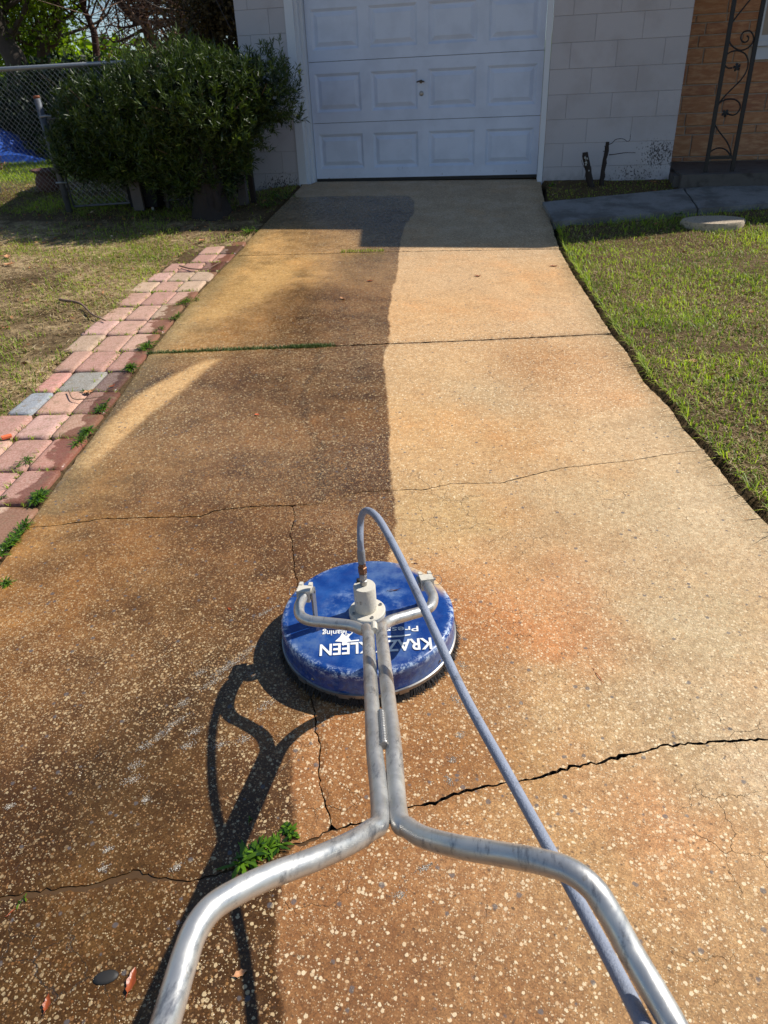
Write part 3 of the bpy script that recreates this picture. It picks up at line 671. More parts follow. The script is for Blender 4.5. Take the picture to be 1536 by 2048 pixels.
# ================================================================== paver path
path = empty('paver_path'); tag(path, kind='structure')
EA = np.array(eL); eav = EA@DV; eau = EA@DC
def edge_u(v): return np.interp(v, eav, eau)
# dark joint bed
pcol = [(200, 158, 136), (190, 146, 126), (200, 168, 140), (196, 152, 132), (184, 136, 120), (204, 160, 146), (186, 156, 130)]
VB = [6.313, 6.198, 5.944, 5.683, 5.414, 5.168, 4.911, 4.603, 4.307, 4.05, 3.768, 3.477, 3.222, 2.965, 2.723, 2.448, 2.195, 1.93, 1.66, 1.39, 1.12, .85]
SPEC = {(11, 0): (122, 94, 86), (11, 1): (150, 146, 138), (11, 2): (204, 144, 130), (12, 0): (150, 108, 92), (12, 1): (206, 160, 136), (12, 2): (150, 156, 164), (13, 0): (180, 138, 114), (14, 0): (190, 134, 116), (1, 0): (120, 92, 80), (3, 0): (128, 84, 74), (16, 0): (206, 172, 148), (17, 0): (206, 140, 132), (15, 1): (190, 140, 128)}
WD = {0: (.12, .0), 1: (.142, .173), 2: (.14, .17), 3: (.15, .16, .12), 10: (.159, .162, .12), 11: (.134, .189, .11), 12: (.159, .178, .12), 13: (.159, .165, .17)}
for row in range(len(VB)-1):
    v, v1 = VB[row+1], VB[row]; hgt = v1-v
    ue = edge_u((v+v1)/2)-.022; u1 = ue-.012*(row % 2)
    wl_ = WD.get(row, (.160+.008*math.sin(row*1.7), .166+.008*math.cos(row*2.3), .158))
    for k in range(len(wl_)):
        if wl_[k] < .05: continue
        u0 = u1-wl_[k]
        jx, jy, rz, jz = random.uniform(-.003, .003), random.uniform(-.004, .004), random.uniform(-.022, .022), random.uniform(-.004, .004)
        cu, cv = (u0+u1)/2+jx, v+hgt/2+jy+.008*math.sin(k*2+row); hw_, hh_ = wl_[k]/2-.0025, hgt/2-.003
        tx, ty = random.uniform(-.03, .03), random.uniform(-.015, .015)
        seg = 8; V = []
        for iy in range(seg+1):
            for ix in range(seg+1):
                a, b = (ix/seg*2-1), (iy/seg*2-1); a = math.copysign(abs(a)**.7, a); b = math.copysign(abs(b)**.7, b)
                aa, bb = a*hw_, b*hh_; cr = .022; dx_, dy_ = abs(aa)-(hw_-cr), abs(bb)-(hh_-cr)
                if dx_ > 0 and dy_ > 0:
                    L_ = math.hypot(dx_, dy_)
                    if L_ > cr: aa = math.copysign(hw_-cr+dx_*cr/L_, a); bb = math.copysign(hh_-cr+dy_*cr/L_, b)
                ed = min(hw_-abs(a)*hw_, hh_-abs(b)*hh_); drop = .006*max(0, 1-ed/.014)**2
                V.append((aa, bb, -drop+tx*aa+ty*bb))
        Fq = [(iy*(seg+1)+ix, iy*(seg+1)+ix+1, (iy+1)*(seg+1)+ix+1, (iy+1)*(seg+1)+ix) for iy in range(seg) for ix in range(seg)]
        ring = [ix for ix in range(seg+1)]+[(seg+1)*iy+seg for iy in range(1, seg+1)]+[(seg+1)*seg+ix for ix in range(seg-1, -1, -1)]+[(seg+1)*iy for iy in range(seg-1, 0, -1)]
        b0 = len(V); V += [(V[i][0], V[i][1], -.05) for i in ring]; L_ = len(ring)
        Fq += [(ring[(i+1) % L_], ring[i], b0+i, b0+(i+1) % L_) for i in range(L_)]
        cw = DC*cu+DV*cv; ang = math.atan2(DC[1], DC[0])+rz
        R2 = np.array([[math.cos(ang), -math.sin(ang)], [math.sin(ang), math.cos(ang)]])
        VW = []
        for q in V:
            p = R2@np.array(q[:2])+cw; VW.append((p[0], p[1], float(zg(p[0], p[1]))-.004+jz+q[2]))
        me = mesh('paver', VW, Fq, True)
        VA = np.array(VW); de = (edge_u(VA[:, :2]@DV)-VA[:, :2]@DC)
        set_attr(me, 'wet', .13+.13*noise2(VA[:, 0]*1.0+5, VA[:, 1], 2.2)-de)
        o = put('paver', me, M['paver'], path)
        c = SPEC.get((row, k), random.choice(pcol)); o.color = (*lin(c), 1)
        u1 = u0-.001
V = []; Fb = []
for i, vv_ in enumerate(np.arange(.4, 6.3, .2)):
    ue = edge_u(vv_)
    for u_ in (ue+.01, ue-.50):
        p = DC*u_+DV*vv_; V.append((p[0], p[1], float(zg(*p))-.018))
    if i: b = 2*i; Fb.append((b-2, b, b+1, b-1))
bed = MB().add(V, Fb).build('joint_bed', M['soil'], path)

# ================================================================== lawn, grass
def scatter(n, x0, x1, y0, y1, dens):
    P = np.stack([rng.uniform(x0, x1, n), rng.uniform(y0, y1, n)], 1); return P[rng.random(len(P)) < dens(P)]
def frustum(P, m=.15):
    z = zg(P[:, 0], P[:, 1]); W3 = np.column_stack([P, z-CZ]); d = W3@FW; x = (W3@RX)/np.maximum(d, .05); y = (W3@UP)/np.maximum(d, .05)
    return (d > .1) & (np.abs(x) < 768/FPX+m) & (np.abs(y) < 1024/FPX+m)
house_foot = lambda P: (P[:, 1] > 7.89) & (P[:, 0] > -3.05)
sw_poly = np.array([[-.03, 7.06], [1.99, 7.70], [3.4, 8.12], [3.4, 7.42], [1.83, 6.945], [.07, 6.42]])
stone_c = np.array([1.315, 6.43])
def right_d(P):
    nz = noise2(P[:, 0], P[:, 1], 5.); de = -sdf(P, drive_poly)
    ok = (de > .035) & (P@DC > -.6) & (sdf(P, sw_poly) < -.02) & ~house_foot(P) & ((P[:, 1] < 7.4) | (P[:, 0] < 1.15)) & (np.linalg.norm((P-stone_c)/[.24, .17], axis=1) > 1.0)
    ok &= ~((P[:, 1] > 6.4) & (P[:, 0] < -.0))
    far = np.linalg.norm(P, axis=1)
    return ok*np.clip(.62+.30*nz, .12, 1)*np.clip(4.2/far, .5, 1)*np.where(P[:, 1] > 7., .5, 1)*frustum(P)
Pr = scatter(470000, -.2, 4.2, .8, 7.9, right_d)
sh = 1-.45*(Pr[:, 1] > 7)
b3 = np.column_stack([Pr, yz(Pr)-.002])
hh = rng.uniform(.018, .052, len(Pr))*(1+.35*noise2(Pr[:, 0]+3, Pr[:, 1], 3.))*sh
hh = np.maximum(hh, .012)
cl = np.clip(.5+.35*noise2(Pr[:, 0], Pr[:, 1]+7, 4.)+rng.normal(size=len(Pr))*.28, 0, 1)
isth = rng.random(len(Pr)) < .56-.22*noise2(Pr[:, 0]+11, Pr[:, 1], 3.)
g_ = ~isth
tag(blades('lawn_grass', b3[g_], hh[g_], rng.uniform(.003, .0055, g_.sum()), rng.uniform(.15, 1.15, g_.sum()), M['grass'], rnd=cl[g_]), kind='stuff')
tag(blades('dry_thatch', b3[isth]+[0, 0, .003], hh[isth]*1.05, rng.uniform(.002, .0042, isth.sum()), rng.uniform(.9, 1.55, isth.sum()), M['thatch']), kind='stuff')
# long runners hanging over the drive edge
er = np.array(eR); tt = rng.uniform(0, 1, 700); vv2 = rng.uniform(er[:, 1].min()+2.4, 6.3, 700)
pe = np.stack([np.interp(vv2, er@DV, er@DC)+rng.uniform(.01, .06, 700), vv2], 1)@np.stack([DC, DV])
base = np.column_stack([pe, yz(pe)+.0])
tag(blades('edge_grass', base, rng.uniform(.03, .085, 700), .003, rng.uniform(.2, 1.0, 700), M['grass']), kind='stuff')
pe2 = pe[::2]; n2_ = len(pe2)
tag(blades('overhanging_grass', np.column_stack([pe2, yz(pe2)]), rng.uniform(.05, .12, n2_), .0032, rng.uniform(.5, 1.1, n2_), M['grass'], az=math.atan2(-DC[1], -DC[0])+rng.normal(size=n2_)*.6), kind='stuff')
def left_d(P):
    nz = noise2(P[:, 0]+20, P[:, 1], 2.6); ue = edge_u(P@DV); d = ue-P@DC
    ok = (d > np.where(P@DV > 6.3, .05, .47-.13*(np.sin(P[:, 0]*37+P[:, 1]*53) > .72))) & ~house_foot(P)
    return ok*np.clip(.34+.66*nz, .04, 1)*frustum(P, .1)*np.where(P[:, 1] > 8, .8, 1)
Pl = scatter(400000, -6.6, -1.6, 1.8, 8.6, left_d)
b3 = np.column_stack([Pl, yz(Pl)-.002]); far = np.linalg.norm(Pl, axis=1)
isth = rng.random(len(Pl)) < .64-.25*noise2(Pl[:, 0]-4, Pl[:, 1], 2.)
cl = np.clip(.5+.3*noise2(Pl[:, 0], Pl[:, 1], 3.)+rng.normal(size=len(Pl))*.25, 0, 1)
hh = rng.uniform(.015, .05, len(Pl)); g_ = ~isth
tag(blades('yard_grass', b3[g_], hh[g_], rng.uniform(.003, .006, g_.sum()), rng.uniform(.1, 1.1, g_.sum()), M['grass'], rnd=cl[g_]), kind='stuff')
tag(blades('yard_thatch', b3[isth]+[0, 0, .005], hh[isth]*1.5, rng.uniform(.003, .0065, isth.sum()), rng.uniform(1.1, 1.58, isth.sum()), M['thatch']), kind='stuff')
# far back lawn
def back_d(P): return (np.abs(P[:, 0]+8) < 12)*frustum(P, .05)*.8
Pb = scatter(170000, -16, -3, 8.6, 20, back_d); b3 = np.column_stack([Pb, yz(Pb)])
tag(blades('back_lawn_grass', b3, rng.uniform(.03, .07, len(Pb)), .009, rng.uniform(.1, 1.1, len(Pb)), M['grass']), kind='stuff')
# leaf litter on the yards
def lit_d(P):
    de = -sdf(P, drive_poly); return (de > .06)*~house_foot(P)*(sdf(P, sw_poly) < 0)*frustum(P)*np.where(P@DC < -1.3, .8, .28)*(.6+.5*noise2(P[:, 0], P[:, 1]+3, 3.))
Pt = scatter(11000, -8, 3.5, 1, 9, lit_d); n = len(Pt)
az = rng.uniform(0, 6.28, n); dd = np.stack([np.cos(az), np.sin(az), rng.uniform(-.1, .4, n)], 1)
tag(leaves('leaf_litter', np.column_stack([Pt, yz(Pt)+.008]), dd, rng.uniform(.012, .055, n), rng.uniform(.005, .020, n), M['litter']), kind='stuff')

# ================================================================== house
house = empty('house', (-1.2, 7.9, .6))
tag(house, 'low house with white garage door, painted block front and tan brick porch wall', 'house')
YW = 7.91; B = .2032; X0 = -.066; Z0 = 1.928
bw = MB(); 
for (xa, xb) in ((-3.04, -2.545), (-.035, 1.142)): bw.box(xa, xb, YW+.0035, YW+.19, .30, 3.0)
bw.box(-2.545, -.035, YW+.02, YW+.19, 2.77, 3.0)
blockwall = bw.build('block_wall', M['mortar'], house)
def brick_obj(name, mat, parent, x0, x1, y0, y1, z0, z1, bev):
    cx, cz = (x0+x1)/2, (z0+z1)/2
    m = MB().box(x0-cx, x1-cx, 0, y1-y0, z0-cz, z1-cz, bev); me = mesh(name, m.V, m.F); me.materials.append(mat)
    o = bpy.data.objects.new(name, me); C.objects.link(o); o.parent = parent
    wm = Matrix.Translation((cx, y0, cz)); o.matrix_basis = (house.matrix_basis @ parent.matrix_basis).inverted() @ wm if parent.parent else parent.matrix_basis.inverted() @ wm
    return o
for k in range(-5, 8):
    z1 = Z0-B*k; z0 = z1-B
    if z1 > 3.0: z1 = 3.0
    if z0 < .30: z0 = .30
    if z1-z0 < .02: continue
    odd = k % 2
    for (xa, xb) in ((-3.045, -2.54), (-.04, 1.147)):
        c = -20
        while True:
            a = X0+B*(2*c+odd); b = a+2*B; c += 1
            if a > xb: break
            a2, b2 = max(a, xa), min(b, xb)
            if b2-a2 < .03: continue
            brick_obj('block', M['block'], blockwall, a2+.0014, b2-.0014, YW-.001+random.uniform(-.0006, .0006), YW+.02, z0+.0016, z1-.0016, .0016)
# return of the block wall toward the porch
MB().box(1.10, 1.1385, YW+.19, 8.9, .3, 3.0).build('return_wall', M['block'], house)
MB().box(-3.04, -2.85, YW+.19, 15, .3, 3.0).build('side_wall', M['block'], house)
# jambs and stop mouldings of the garage opening
j = MB(); j.box(-2.54, -2.455, YW-.012, YW+.19, .50, 2.85); j.box(-2.455, -2.425, YW+.03, YW+.20, .50, 2.85); j.box(-2.425, -2.397, YW+.09, YW+.20, .50, 2.85)
j.box(-.088, -.0405, YW-.008, YW+.19, .55, 2.85); j.box(-.095, -.088, YW+.09, YW+.20, .55, 2.85); j.box(-2.54, -.0405, YW-.014, YW+.2, 2.77, 2.86)
j.build('door_frame', M['jamb'], house)
gd = empty('garage_door', (0, 0, 0)); gd.parent = house; gd.matrix_basis = house.matrix_basis.inverted()
XD0, XD1, YD = -2.393, -.098, 8.066
def place(o): return o
def wput(m, name, mat, par, angle=None, smooth=False):
    me = mesh(name, m.V, m.F, smooth)
    if angle:
        me.polygons.foreach_set('use_smooth', [True]*len(me.polygons)); me.set_sharp_from_angle(angle=math.radians(angle))
    me.materials.append(mat); o = bpy.data.objects.new(name, me); C.objects.link(o); o.parent = par
    t = Matrix.Identity(4); q = par
    while q is not None: t = q.matrix_basis @ t; q = q.parent
    o.matrix_basis = t.inverted(); return o
def section(z0, z1):
    m = MB(); nP = 4; side = .055; gap = .105; pw = (XD1-XD0-2*side-gap*3)/4
    xsx = [XD0]; 
    for k in range(nP):
        a = XD0+side+k*(pw+gap); xsx += [a, a+pw]
    xsx.append(XD1); zt, zb = z1-.10, z0+.095
    xx = xsx; V = []; F = []
    def quad(x0, x1, za, zc, y=YD): m.add([(x0, y, za), (x1, y, za), (x1, y, zc), (x0, y, zc)], [(0, 1, 2, 3)])
    quad(XD0, XD1, z0, zb); quad(XD0, XD1, zt, z1)
    for k in range(0, len(xx)-1, 2): quad(xx[k], xx[k+1], zb, zt)
    for k in range(nP):
        a, b = xx[1+2*k], xx[2+2*k]
        rings = [(0, 0), (.022, .017), (.030, .017), (.064, .002)]
        VV = []
        for ins, dp in rings: VV += [(a+ins, YD+dp, zb+ins), (b-ins, YD+dp, zb+ins), (b-ins, YD+dp, zt-ins), (a+ins, YD+dp, zt-ins)]
        FF = [(4*i+q, 4*i+(q+1) % 4, 4*i+4+(q+1) % 4, 4*i+4+q) for i in range(3) for q in range(4)]+[(12, 13, 14, 15)]
        m.add(VV, FF)
    # top/bottom returns
    m.add([(XD0, YD, z1), (XD1, YD, z1), (XD1, YD+.035, z1+.0), (XD0, YD+.035, z1+.0)], [(0, 1, 2, 3)])
    m.add([(XD0, YD, z0), (XD1, YD, z0), (XD1, YD+.035, z0), (XD0, YD+.035, z0)], [(3, 2, 1, 0)])
    return m
zb_ = .635
for k in range(4):
    z0 = 1.685-.5334*(2-k)+.0022 if k else zb_; z1 = 1.685-.5334*(1-k)-.0022
    wput(section(z0, z1), 'door_section', M['door'], gd)
m = MB().box(XD0, XD1, YD+.037, YD+.05, .60, 2.85); wput(m, 'backing', M['black'], gd)
m = MB().box(XD0, XD1, YD+.004, YD+.036, .604, .634); wput(m, 'bottom_seal', M['black'], gd)
hp = aty(842, 163, YD); lp = aty(843, 187, YD)
m = MB().lathe([(.016, 0), (.016, .006), (.007, .008), (.007, .03)], 16); m.xf(Matrix.Translation(hp) @ Matrix.Rotation(math.radians(90), 4, 'X'))
m2 = MB().tube([hp+np.array([-.038, -.032, -.004]), hp+np.array([-.01, -.034, .004]), hp+np.array([.01, -.034, .004]), hp+np.array([.038, -.032, -.004])], .0065, 8); m.add(m2.V, m2.F)
wput(m, 'handle', m_plain('dark_worn_handle', lin((96, 88, 80)), .4, .3, 60, 0, 60, .7), gd, 40)
m = MB().lathe([(.022, 0), (.022, .004), (.017, .009), (.008, .011)], 20); m.xf(Matrix.Translation(lp) @ Matrix.Rotation(math.radians(90), 4, 'X')); wput(m, 'lock', M['fit'], gd, 40)
# threshold dirt line
# ---- brick porch wall
YB = 8.87
brw = MB().box(1.145, 3.4, YB+.008, YB+.2, .55, 3.0).build('brick_wall', M['mortar2'], house)
rows = [.652, .70, .905, .985, 1.10, 1.255, 1.352, 1.53, 1.668, 1.772, 1.872, 1.94, 2.065, 2.17, 2.33, 2.43, 2.6, 2.7, 2.85]
rb = random.Random(5)
for i in range(len(rows)-1):
    z0, z1 = rows[i], rows[i+1]; x = 1.15-rb.uniform(0, .25)
    while x < 3.2:
        Lb = rb.choice([.30, .38, .40, .46, .28]) if z1-z0 < .16 else rb.choice([.40, .48, .36]); a, b = max(x, 1.15), min(x+Lb, 3.2); x += Lb
        if b-a < .03: continue
        if z0 > 1.5 and b > 1.90 and z0 < 2.4:
            if a > 1.88: continue
            b = 1.89
        if z0 > 1.4 and z0 < 1.6 and b > 1.87:
            if a > 1.85: continue
            b = 1.86
        brick_obj('brick', M['brick'], brw, a+.006, b-.006, YB-rb.uniform(.0, .009), YB+.03, z0+.0055, z1-.0055, .005)
# window at the right edge of the frame
win = MB(); win.box(1.90, 1.94, YB-.02, YB+.05, 1.70, 2.75); win.box(1.94, 2.9, YB-.02, YB+.05, 1.70, 1.745); win.box(2.86, 2.90, YB-.02, YB+.05, 1.745, 2.75); win.box(1.94, 2.86, YB-.02, YB+.05, 2.70, 2.75)
win.box(2.39, 2.42, YB-.01, YB+.04, 1.745, 2.70)
wf = wput(win, 'window', M['jamb'], house)
g = MB().box(1.94, 2.86, YB+.012, YB+.018, 1.745, 2.70)
gme = mesh('pane', g.V, g.F); gme.materials.append(M['glass']); go = bpy.data.objects.new('pane', gme); C.objects.link(go); go.parent = wf
sl_ = MB().box(1.87, 2.95, YB-.06, YB+.01, 1.655, 1.698); sl_.box(1.885, 2.93, YB-.022, YB+.01, 1.545, 1.653)
sme = mesh('window_sill', sl_.V, sl_.F); sme.materials.append(M['jamb']); s_o = bpy.data.objects.new('window_sill', sme); C.objects.link(s_o); s_o.parent = wf
# ---- roof with stepped eave
rf = MB()
def eave(x0, x1, y0, z, y1=16, rise=.32):
    dz = (y1-y0)*rise
    V = [(x0, y0, z), (x1, y0, z), (x1, y1, z+dz), (x0, y1, z+dz), (x0, y0, z+.16), (x1, y0, z+.16), (x1, y1, z+dz+.16), (x0, y1, z+dz+.16)]
    rf.add(V, [(0, 3, 2, 1), (4, 5, 6, 7), (0, 1, 5, 4), (1, 2, 6, 5), (2, 3, 7, 6), (3, 0, 4, 7)])
ZE = 2.86
RP = [(.72, 7.20), (2.15, 7.20), (4.6, 8.10), (6.6, 8.7), (6.6, 16), (.72, 16)]; nR = len(RP)
rf.add([(x, y, ZE+(y-7.2)*.32) for x, y in RP]+[(x, y, ZE+.16+(y-7.2)*.32) for x, y in RP], [tuple(range(nR))[::-1], tuple(range(nR, 2*nR))]+[(i, (i+1) % nR, nR+(i+1) % nR, nR+i) for i in range(nR)])
eave(-3.35, .717, 7.63, ZE+.002)
wput(rf, 'roof', M['roof'], house)
sf = MB().box(-3.3, .655, 7.66, YW+.19, ZE-.012, ZE-.001); sf.add([(.72, 7.22, ZE-.004), (2.14, 7.22, ZE-.004), (3.2, 7.76, ZE-.004), (3.2, 8.86, ZE-.004), (.72, 8.86, ZE-.004)], [(4, 3, 2, 1, 0)]); wput(sf, 'soffit', M['soffit'], house)
MB().box(3.4, 3.6, 8.88, 15, .3, 3.0).build('end_wall', M['block'], house)
# ---- porch slab
pz = .652
pm = MB(); pm.box(1.20, 4.2, 7.53, YB+.008, .40, pz, 0); pm.box(1.150, 1.199, 7.63, YB, .40, pz-.02)
porch = pm.build('porch_slab', M['porch']); tag(porch, kind='structure')
# ---- wrought iron column
ic_ = empty('porch_column', (1.545, 7.72, pz)); tag(ic_, 'black wrought iron column with scrolls and vine leaves on the porch edge', 'porch column')
xa, xb, yc = 1.432, 1.660, 7.73
for x_ in (xa, xb): MB().box(x_-.016, x_+.016, yc-.016, yc+.016, pz, ZE-.014).build('post', M['iron'], ic_)
MB().box(xa+.0165, xb-.0165, yc-.013, yc+.013, pz+.105, pz+.130).build('crossbar', M['iron'], ic_)
def IC(px, py): p = aty(px, py, yc); return p
def zoomp(a, b): return (1340+a/5.536, b/5.536)
def scroll(pts, name='scroll'):
    P = catmull([IC(*zoomp(*q)) for q in pts], 6); m = MB().tube(P, .0062, 8); return m.build(name, M['iron'], ic_, smooth=True)
scroll([(418, 1735), (450, 1680), (510, 1645), (570, 1640), (620, 1660), (655, 1700), (672, 1740)])
scroll([(680, 1740), (665, 1650), (630, 1570), (570, 1490), (520, 1420), (490, 1350), (488, 1270), (510, 1190), (570, 1125), (640, 1098), (710, 1100), (760, 1130), (778, 1180), (760, 1230), (730, 1262), (690, 1275), (650, 1265)])
scroll([(515, 1200), (560, 1120), (630, 1040), (700, 970), (780, 890), (835, 810), (862, 730), (862, 660), (835, 600), (790, 572), (740, 562), (680, 572), (630, 605), (600, 660), (600, 710), (640, 752), (690, 752)])
scroll([(885, 0), (820, 80), (740, 180), (680, 270), (655, 350), (650, 430), (680, 500), (740, 545), (800, 555), (870, 525), (915, 470), (925, 410), (900, 355), (860, 340), (810, 360), (783, 410), (795, 450), (830, 468), (865, 445), (868, 410), (850, 395)])
P = catmull([IC(*zoomp(885, 0)), IC(*zoomp(960, -100)), IC(*zoomp(1000, -260)), IC(*zoomp(930, -380)), IC(*zoomp(820, -350)), IC(*zoomp(840, -280))], 6); MB().tube(P, .0062, 8).build('scroll', M['iron'], ic_, smooth=True)
def vleaf(a, b, rot):
    c = IC(*zoomp(a, b)); n = 40; V = [tuple(c+np.array([0, -.006, 0]))]; 
    for i in range(n):
        t = 2*math.pi*i/n; r = .033*(.52+.48*abs(math.cos(2.5*(t)))**.8)*(1+.12*math.cos(15*t)); V.append((c[0]+r*math.cos(t+rot), c[1]-.001+.004*math.cos(5*t), c[2]+r*math.sin(t+rot)))
    nb = len(V); V += [(v[0], v[1]+.005, v[2]) for v in V]
    F = [(0, 1+(i+1) % n, 1+i) for i in range(n)]+[(nb, nb+1+i, nb+1+(i+1) % n) for i in range(n)]+[(1+i, 1+(i+1) % n, nb+1+(i+1) % n, nb+1+i) for i in range(n)]
    MB().add(V, F).build('vine_leaf', M['iron'], ic_)
vleaf(740, 745, .5); vleaf(612, 1255, 2.3)

# ================================================================== sidewalk
walk = empty('sidewalk'); tag(walk, kind='structure')
jA, jB = np.array([1.225, 7.475]), np.array([1.255, 6.815])
zs = lambda x, y: zg(x, y)-.0
def qd(poly): return jag([np.array(p) for p in poly]+[np.array(poly[0])], .04, .003, 5)[:-1]
slab(qd([(-.02, 7.045), jA-[.006, 0], jB-[.006, 0], (.085, 6.44)]), 'slab', walk, M['walk'], None, .03, .08, .2)
slab(qd([jA+[.006, .0], (1.98, 7.70-.01), (4.2, 8.3-.85), (4.2, 7.6-.2), (1.83, 6.96), jB+[.006, 0]]), 'slab', walk, M['walk'], None, .03, .08, .2)

# ================================================================== surface cleaner
CX, CY = -.384, 1.46
gz = float(zg(CX, CY)); slope = math.atan(.0537)
sc = empty('surface_cleaner', (CX, CY, gz)); sc.rotation_euler = (slope, 0, 0)
tag(sc, 'round blue surface cleaner with twin tube handle and grey hose on the wet drive', 'pressure cleaner')
bpy.context.view_layer.update()
def local(m, name, mat, angle=35):
    me = mesh(name, m.V, m.F, True); me.set_sharp_from_angle(angle=math.radians(angle)); me.materials.append(mat)
    o = bpy.data.objects.new(name, me); C.objects.link(o); o.parent = sc; return o
SM = sc.matrix_basis.copy()
def world_part(m, name, mat, angle=35):
    m.xf(SM.inverted()); return local(m, name, mat, angle)
R_ = .2275
prof = [(R_+.001, .028), (R_+.001, .034), (R_, .036), (R_, .080)]
for a in np.linspace(0, math.pi/2, 7)[1:]: prof.append((R_-.013+.013*math.cos(a), .085+.013*math.sin(a)))
prof += [(R_-.05, .0995), (.10, .1000), (.045, .1005), (.0, .1006)]
deck = local(MB().lathe(prof, 96, cap=False), 'deck', M['deck'], 50)
band = local(MB().lathe([(R_+.0035, .020), (R_+.0055, .021), (R_+.0055, .031), (R_+.0015, .0325)], 96, cap=False), 'rim_band', M['steel'])
for k, a in enumerate((-2.15, -1.62, -.98, -.35, .4)):
    m = MB().box(-.013, .013, -.0015, .0015, -.006, .008); m.xf(Matrix.Rotation(a+math.pi/2, 4, 'Z') @ Matrix.Translation((0, -(R_+.0068), .026)))
    local(m, 'band_clip', M['steel'])
for a in (-2.0, -1.1, -.45, -2.8):
    m = MB().lathe([(.004, 0), (.004, .002), (.0015, .0035)], 10); m.xf(Matrix.Rotation(a, 4, 'Z') @ Matrix.Translation((R_, 0, .046)) @ Matrix.Rotation(math.radians(90), 4, 'Y')); local(m, 'bolt', M['steel'])
# brush skirt: thousands of bristles as one part
n = 5200; a = rng.uniform(0, 2*np.pi, n); rr = rng.uniform(R_-.012, R_+.004, n); ca, sa = np.cos(a), np.sin(a)
t0 = np.stack([rr*ca, rr*sa, np.full(n, .027)], 1); fl = rng.uniform(.0, .018, n); rb2 = rr+fl; da = rng.normal(size=n)*.035
t1 = np.stack([rb2*np.cos(a+da), rb2*np.sin(a+da), rng.uniform(0, .006, n)], 1); tw = np.stack([-sa, ca, 0*a], 1)*.0012
V = np.stack([t0-tw, t0+tw, t1+tw*.7, t1-tw*.7], 1).reshape(-1, 3); F4 = np.arange(n*4).reshape(-1, 4)
bme = fast('brush_skirt', V, F4); bme.materials.append(M['bristle']); bo = bpy.data.objects.new('brush_skirt', bme); C.objects.link(bo); bo.parent = sc; bo['kind'] = 'stuff'
local(MB().lathe([(R_-.014, .002), (R_-.014, .03)], 64, cap=False), 'brush_core', M['bristle'])
# swivel
DT = .1006
local(MB().lathe([(.0475, DT-.001), (.0478, DT+.013), (.0455, DT+.0155), (.027, DT+.016)], 48, c=(.003, -.012, 0)), 'swivel_flange', M['wornwhite'])
for a in (-1.0, .6, 2.2, 3.8):
    m = MB().lathe([(.0045, 0), (.0045, .003), (.0022, .003), (.0022, .0005)], 12, c=(.003+.038*math.cos(a), -.012+.038*math.sin(a), DT+.0155)); local(m, 'flange_bolt', M['fit'])
local(MB().lathe([(.0285, DT+.015), (.0285, .190), (.0268, .193), (.009, .1935)], 40, c=(.0, -.010, 0)), 'swivel_body', M['wornwhite'])
m = MB().lathe([(.0055, 0), (.0055, .008), (.003, .009)], 10, c=(-.018, .004, .192)); local(m, 'grease_nipple', M['black'])
fx, fy = -.002, -.008
local(MB().lathe([(.0085, .190), (.0092, .197), (.0092, .208), (.0078, .209), (.0078, .216)], 20, c=(fx, fy, 0)), 'coupler', M['fit'])
local(MB().lathe([(.0105, .2155), (.0105, .230), (.0085, .2315)], 6, c=(fx, fy, 0)), 'hex_nut', M['fit'], 20)
local(MB().lathe([(.0115, .232), (.0115, .250), (.0092, .2515)], 6, c=(fx, fy, 0)), 'brass_nut', M['brass'], 20)
local(MB().lathe([(.0095, .252), (.0095, .262), (.0082, .263)], 6, c=(fx, fy, 0)), 'brass_fitting', M['brass'], 20)
local(MB().lathe([(.0092, .2635), (.0098, .266), (.0098, .300), (.0085, .305)], 18, c=(fx, fy, 0)), 'hose_crimp', M['hoseg'])
# handle frame
r = .0130
Tt = np.array([-.307, 1.214, .332]); Bb = atd(777, 1608, .955); axv = (Bb-Tt)/np.linalg.norm(Bb-Tt)
lat = np.cross(axv, [0, 0, 1.]); lat /= np.linalg.norm(lat)
if lat[0] < 0: lat = -lat
hs = .0146
def A(px, py, z): return atz(px, py, z)
upL = [A(611, 1182, .272), A(605, 1196, .275), A(598, 1214, .281), A(601, 1231, .288), A(618, 1241, .294), A(650, 1245, .301), A(700, 1251, .314), A(724, 1260, .324)]
upR = [A(851, 1160, .266), A(858, 1176, .272), A(866, 1194, .280), A(862, 1212, .288), A(845, 1222, .295), A(815, 1231, .304), A(785, 1240, .316), A(768, 1250, .325)]
stem = [Tt+axv*t for t in (.025, .15, .30, .42, .515)]
lowL = [atd(761, 1632, .93), atd(738, 1662, .89), atd(700, 1686, .85), atd(630, 1718, .80), atd(540, 1752, .755), atd(470, 1786, .725), atd(424, 1816, .705), atd(392, 1858, .685), atd(370, 1915, .66), atd(345, 2000, .625), atd(324, 2070, .595), atd(294, 2170, .55), atd(266, 2260, .51)]
lowR = [atd(797, 1632, .93), atd(817, 1656, .90), atd(852, 1676, .865), atd(920, 1694, .82), atd(1000, 1708, .785), atd(1080, 1723, .75), atd(1140, 1742, .73), atd(1185, 1776, .715), atd(1215, 1820, .705), atd(1262, 1905, .69), atd(1318, 2000, .665), atd(1372, 2095, .635), atd(1440, 2220, .59)]
tubeL = catmull(upL+[p-lat*hs for p in stem]+lowL, 7); tubeR = catmull(upR+[p+lat*hs for p in stem]+lowR, 7)
world_part(MB().tube(tubeL, r, 20), 'handle_tube', M['alu'], 60); world_part(MB().tube(tubeR, r, 20), 'handle_tube', M['alu'], 60)
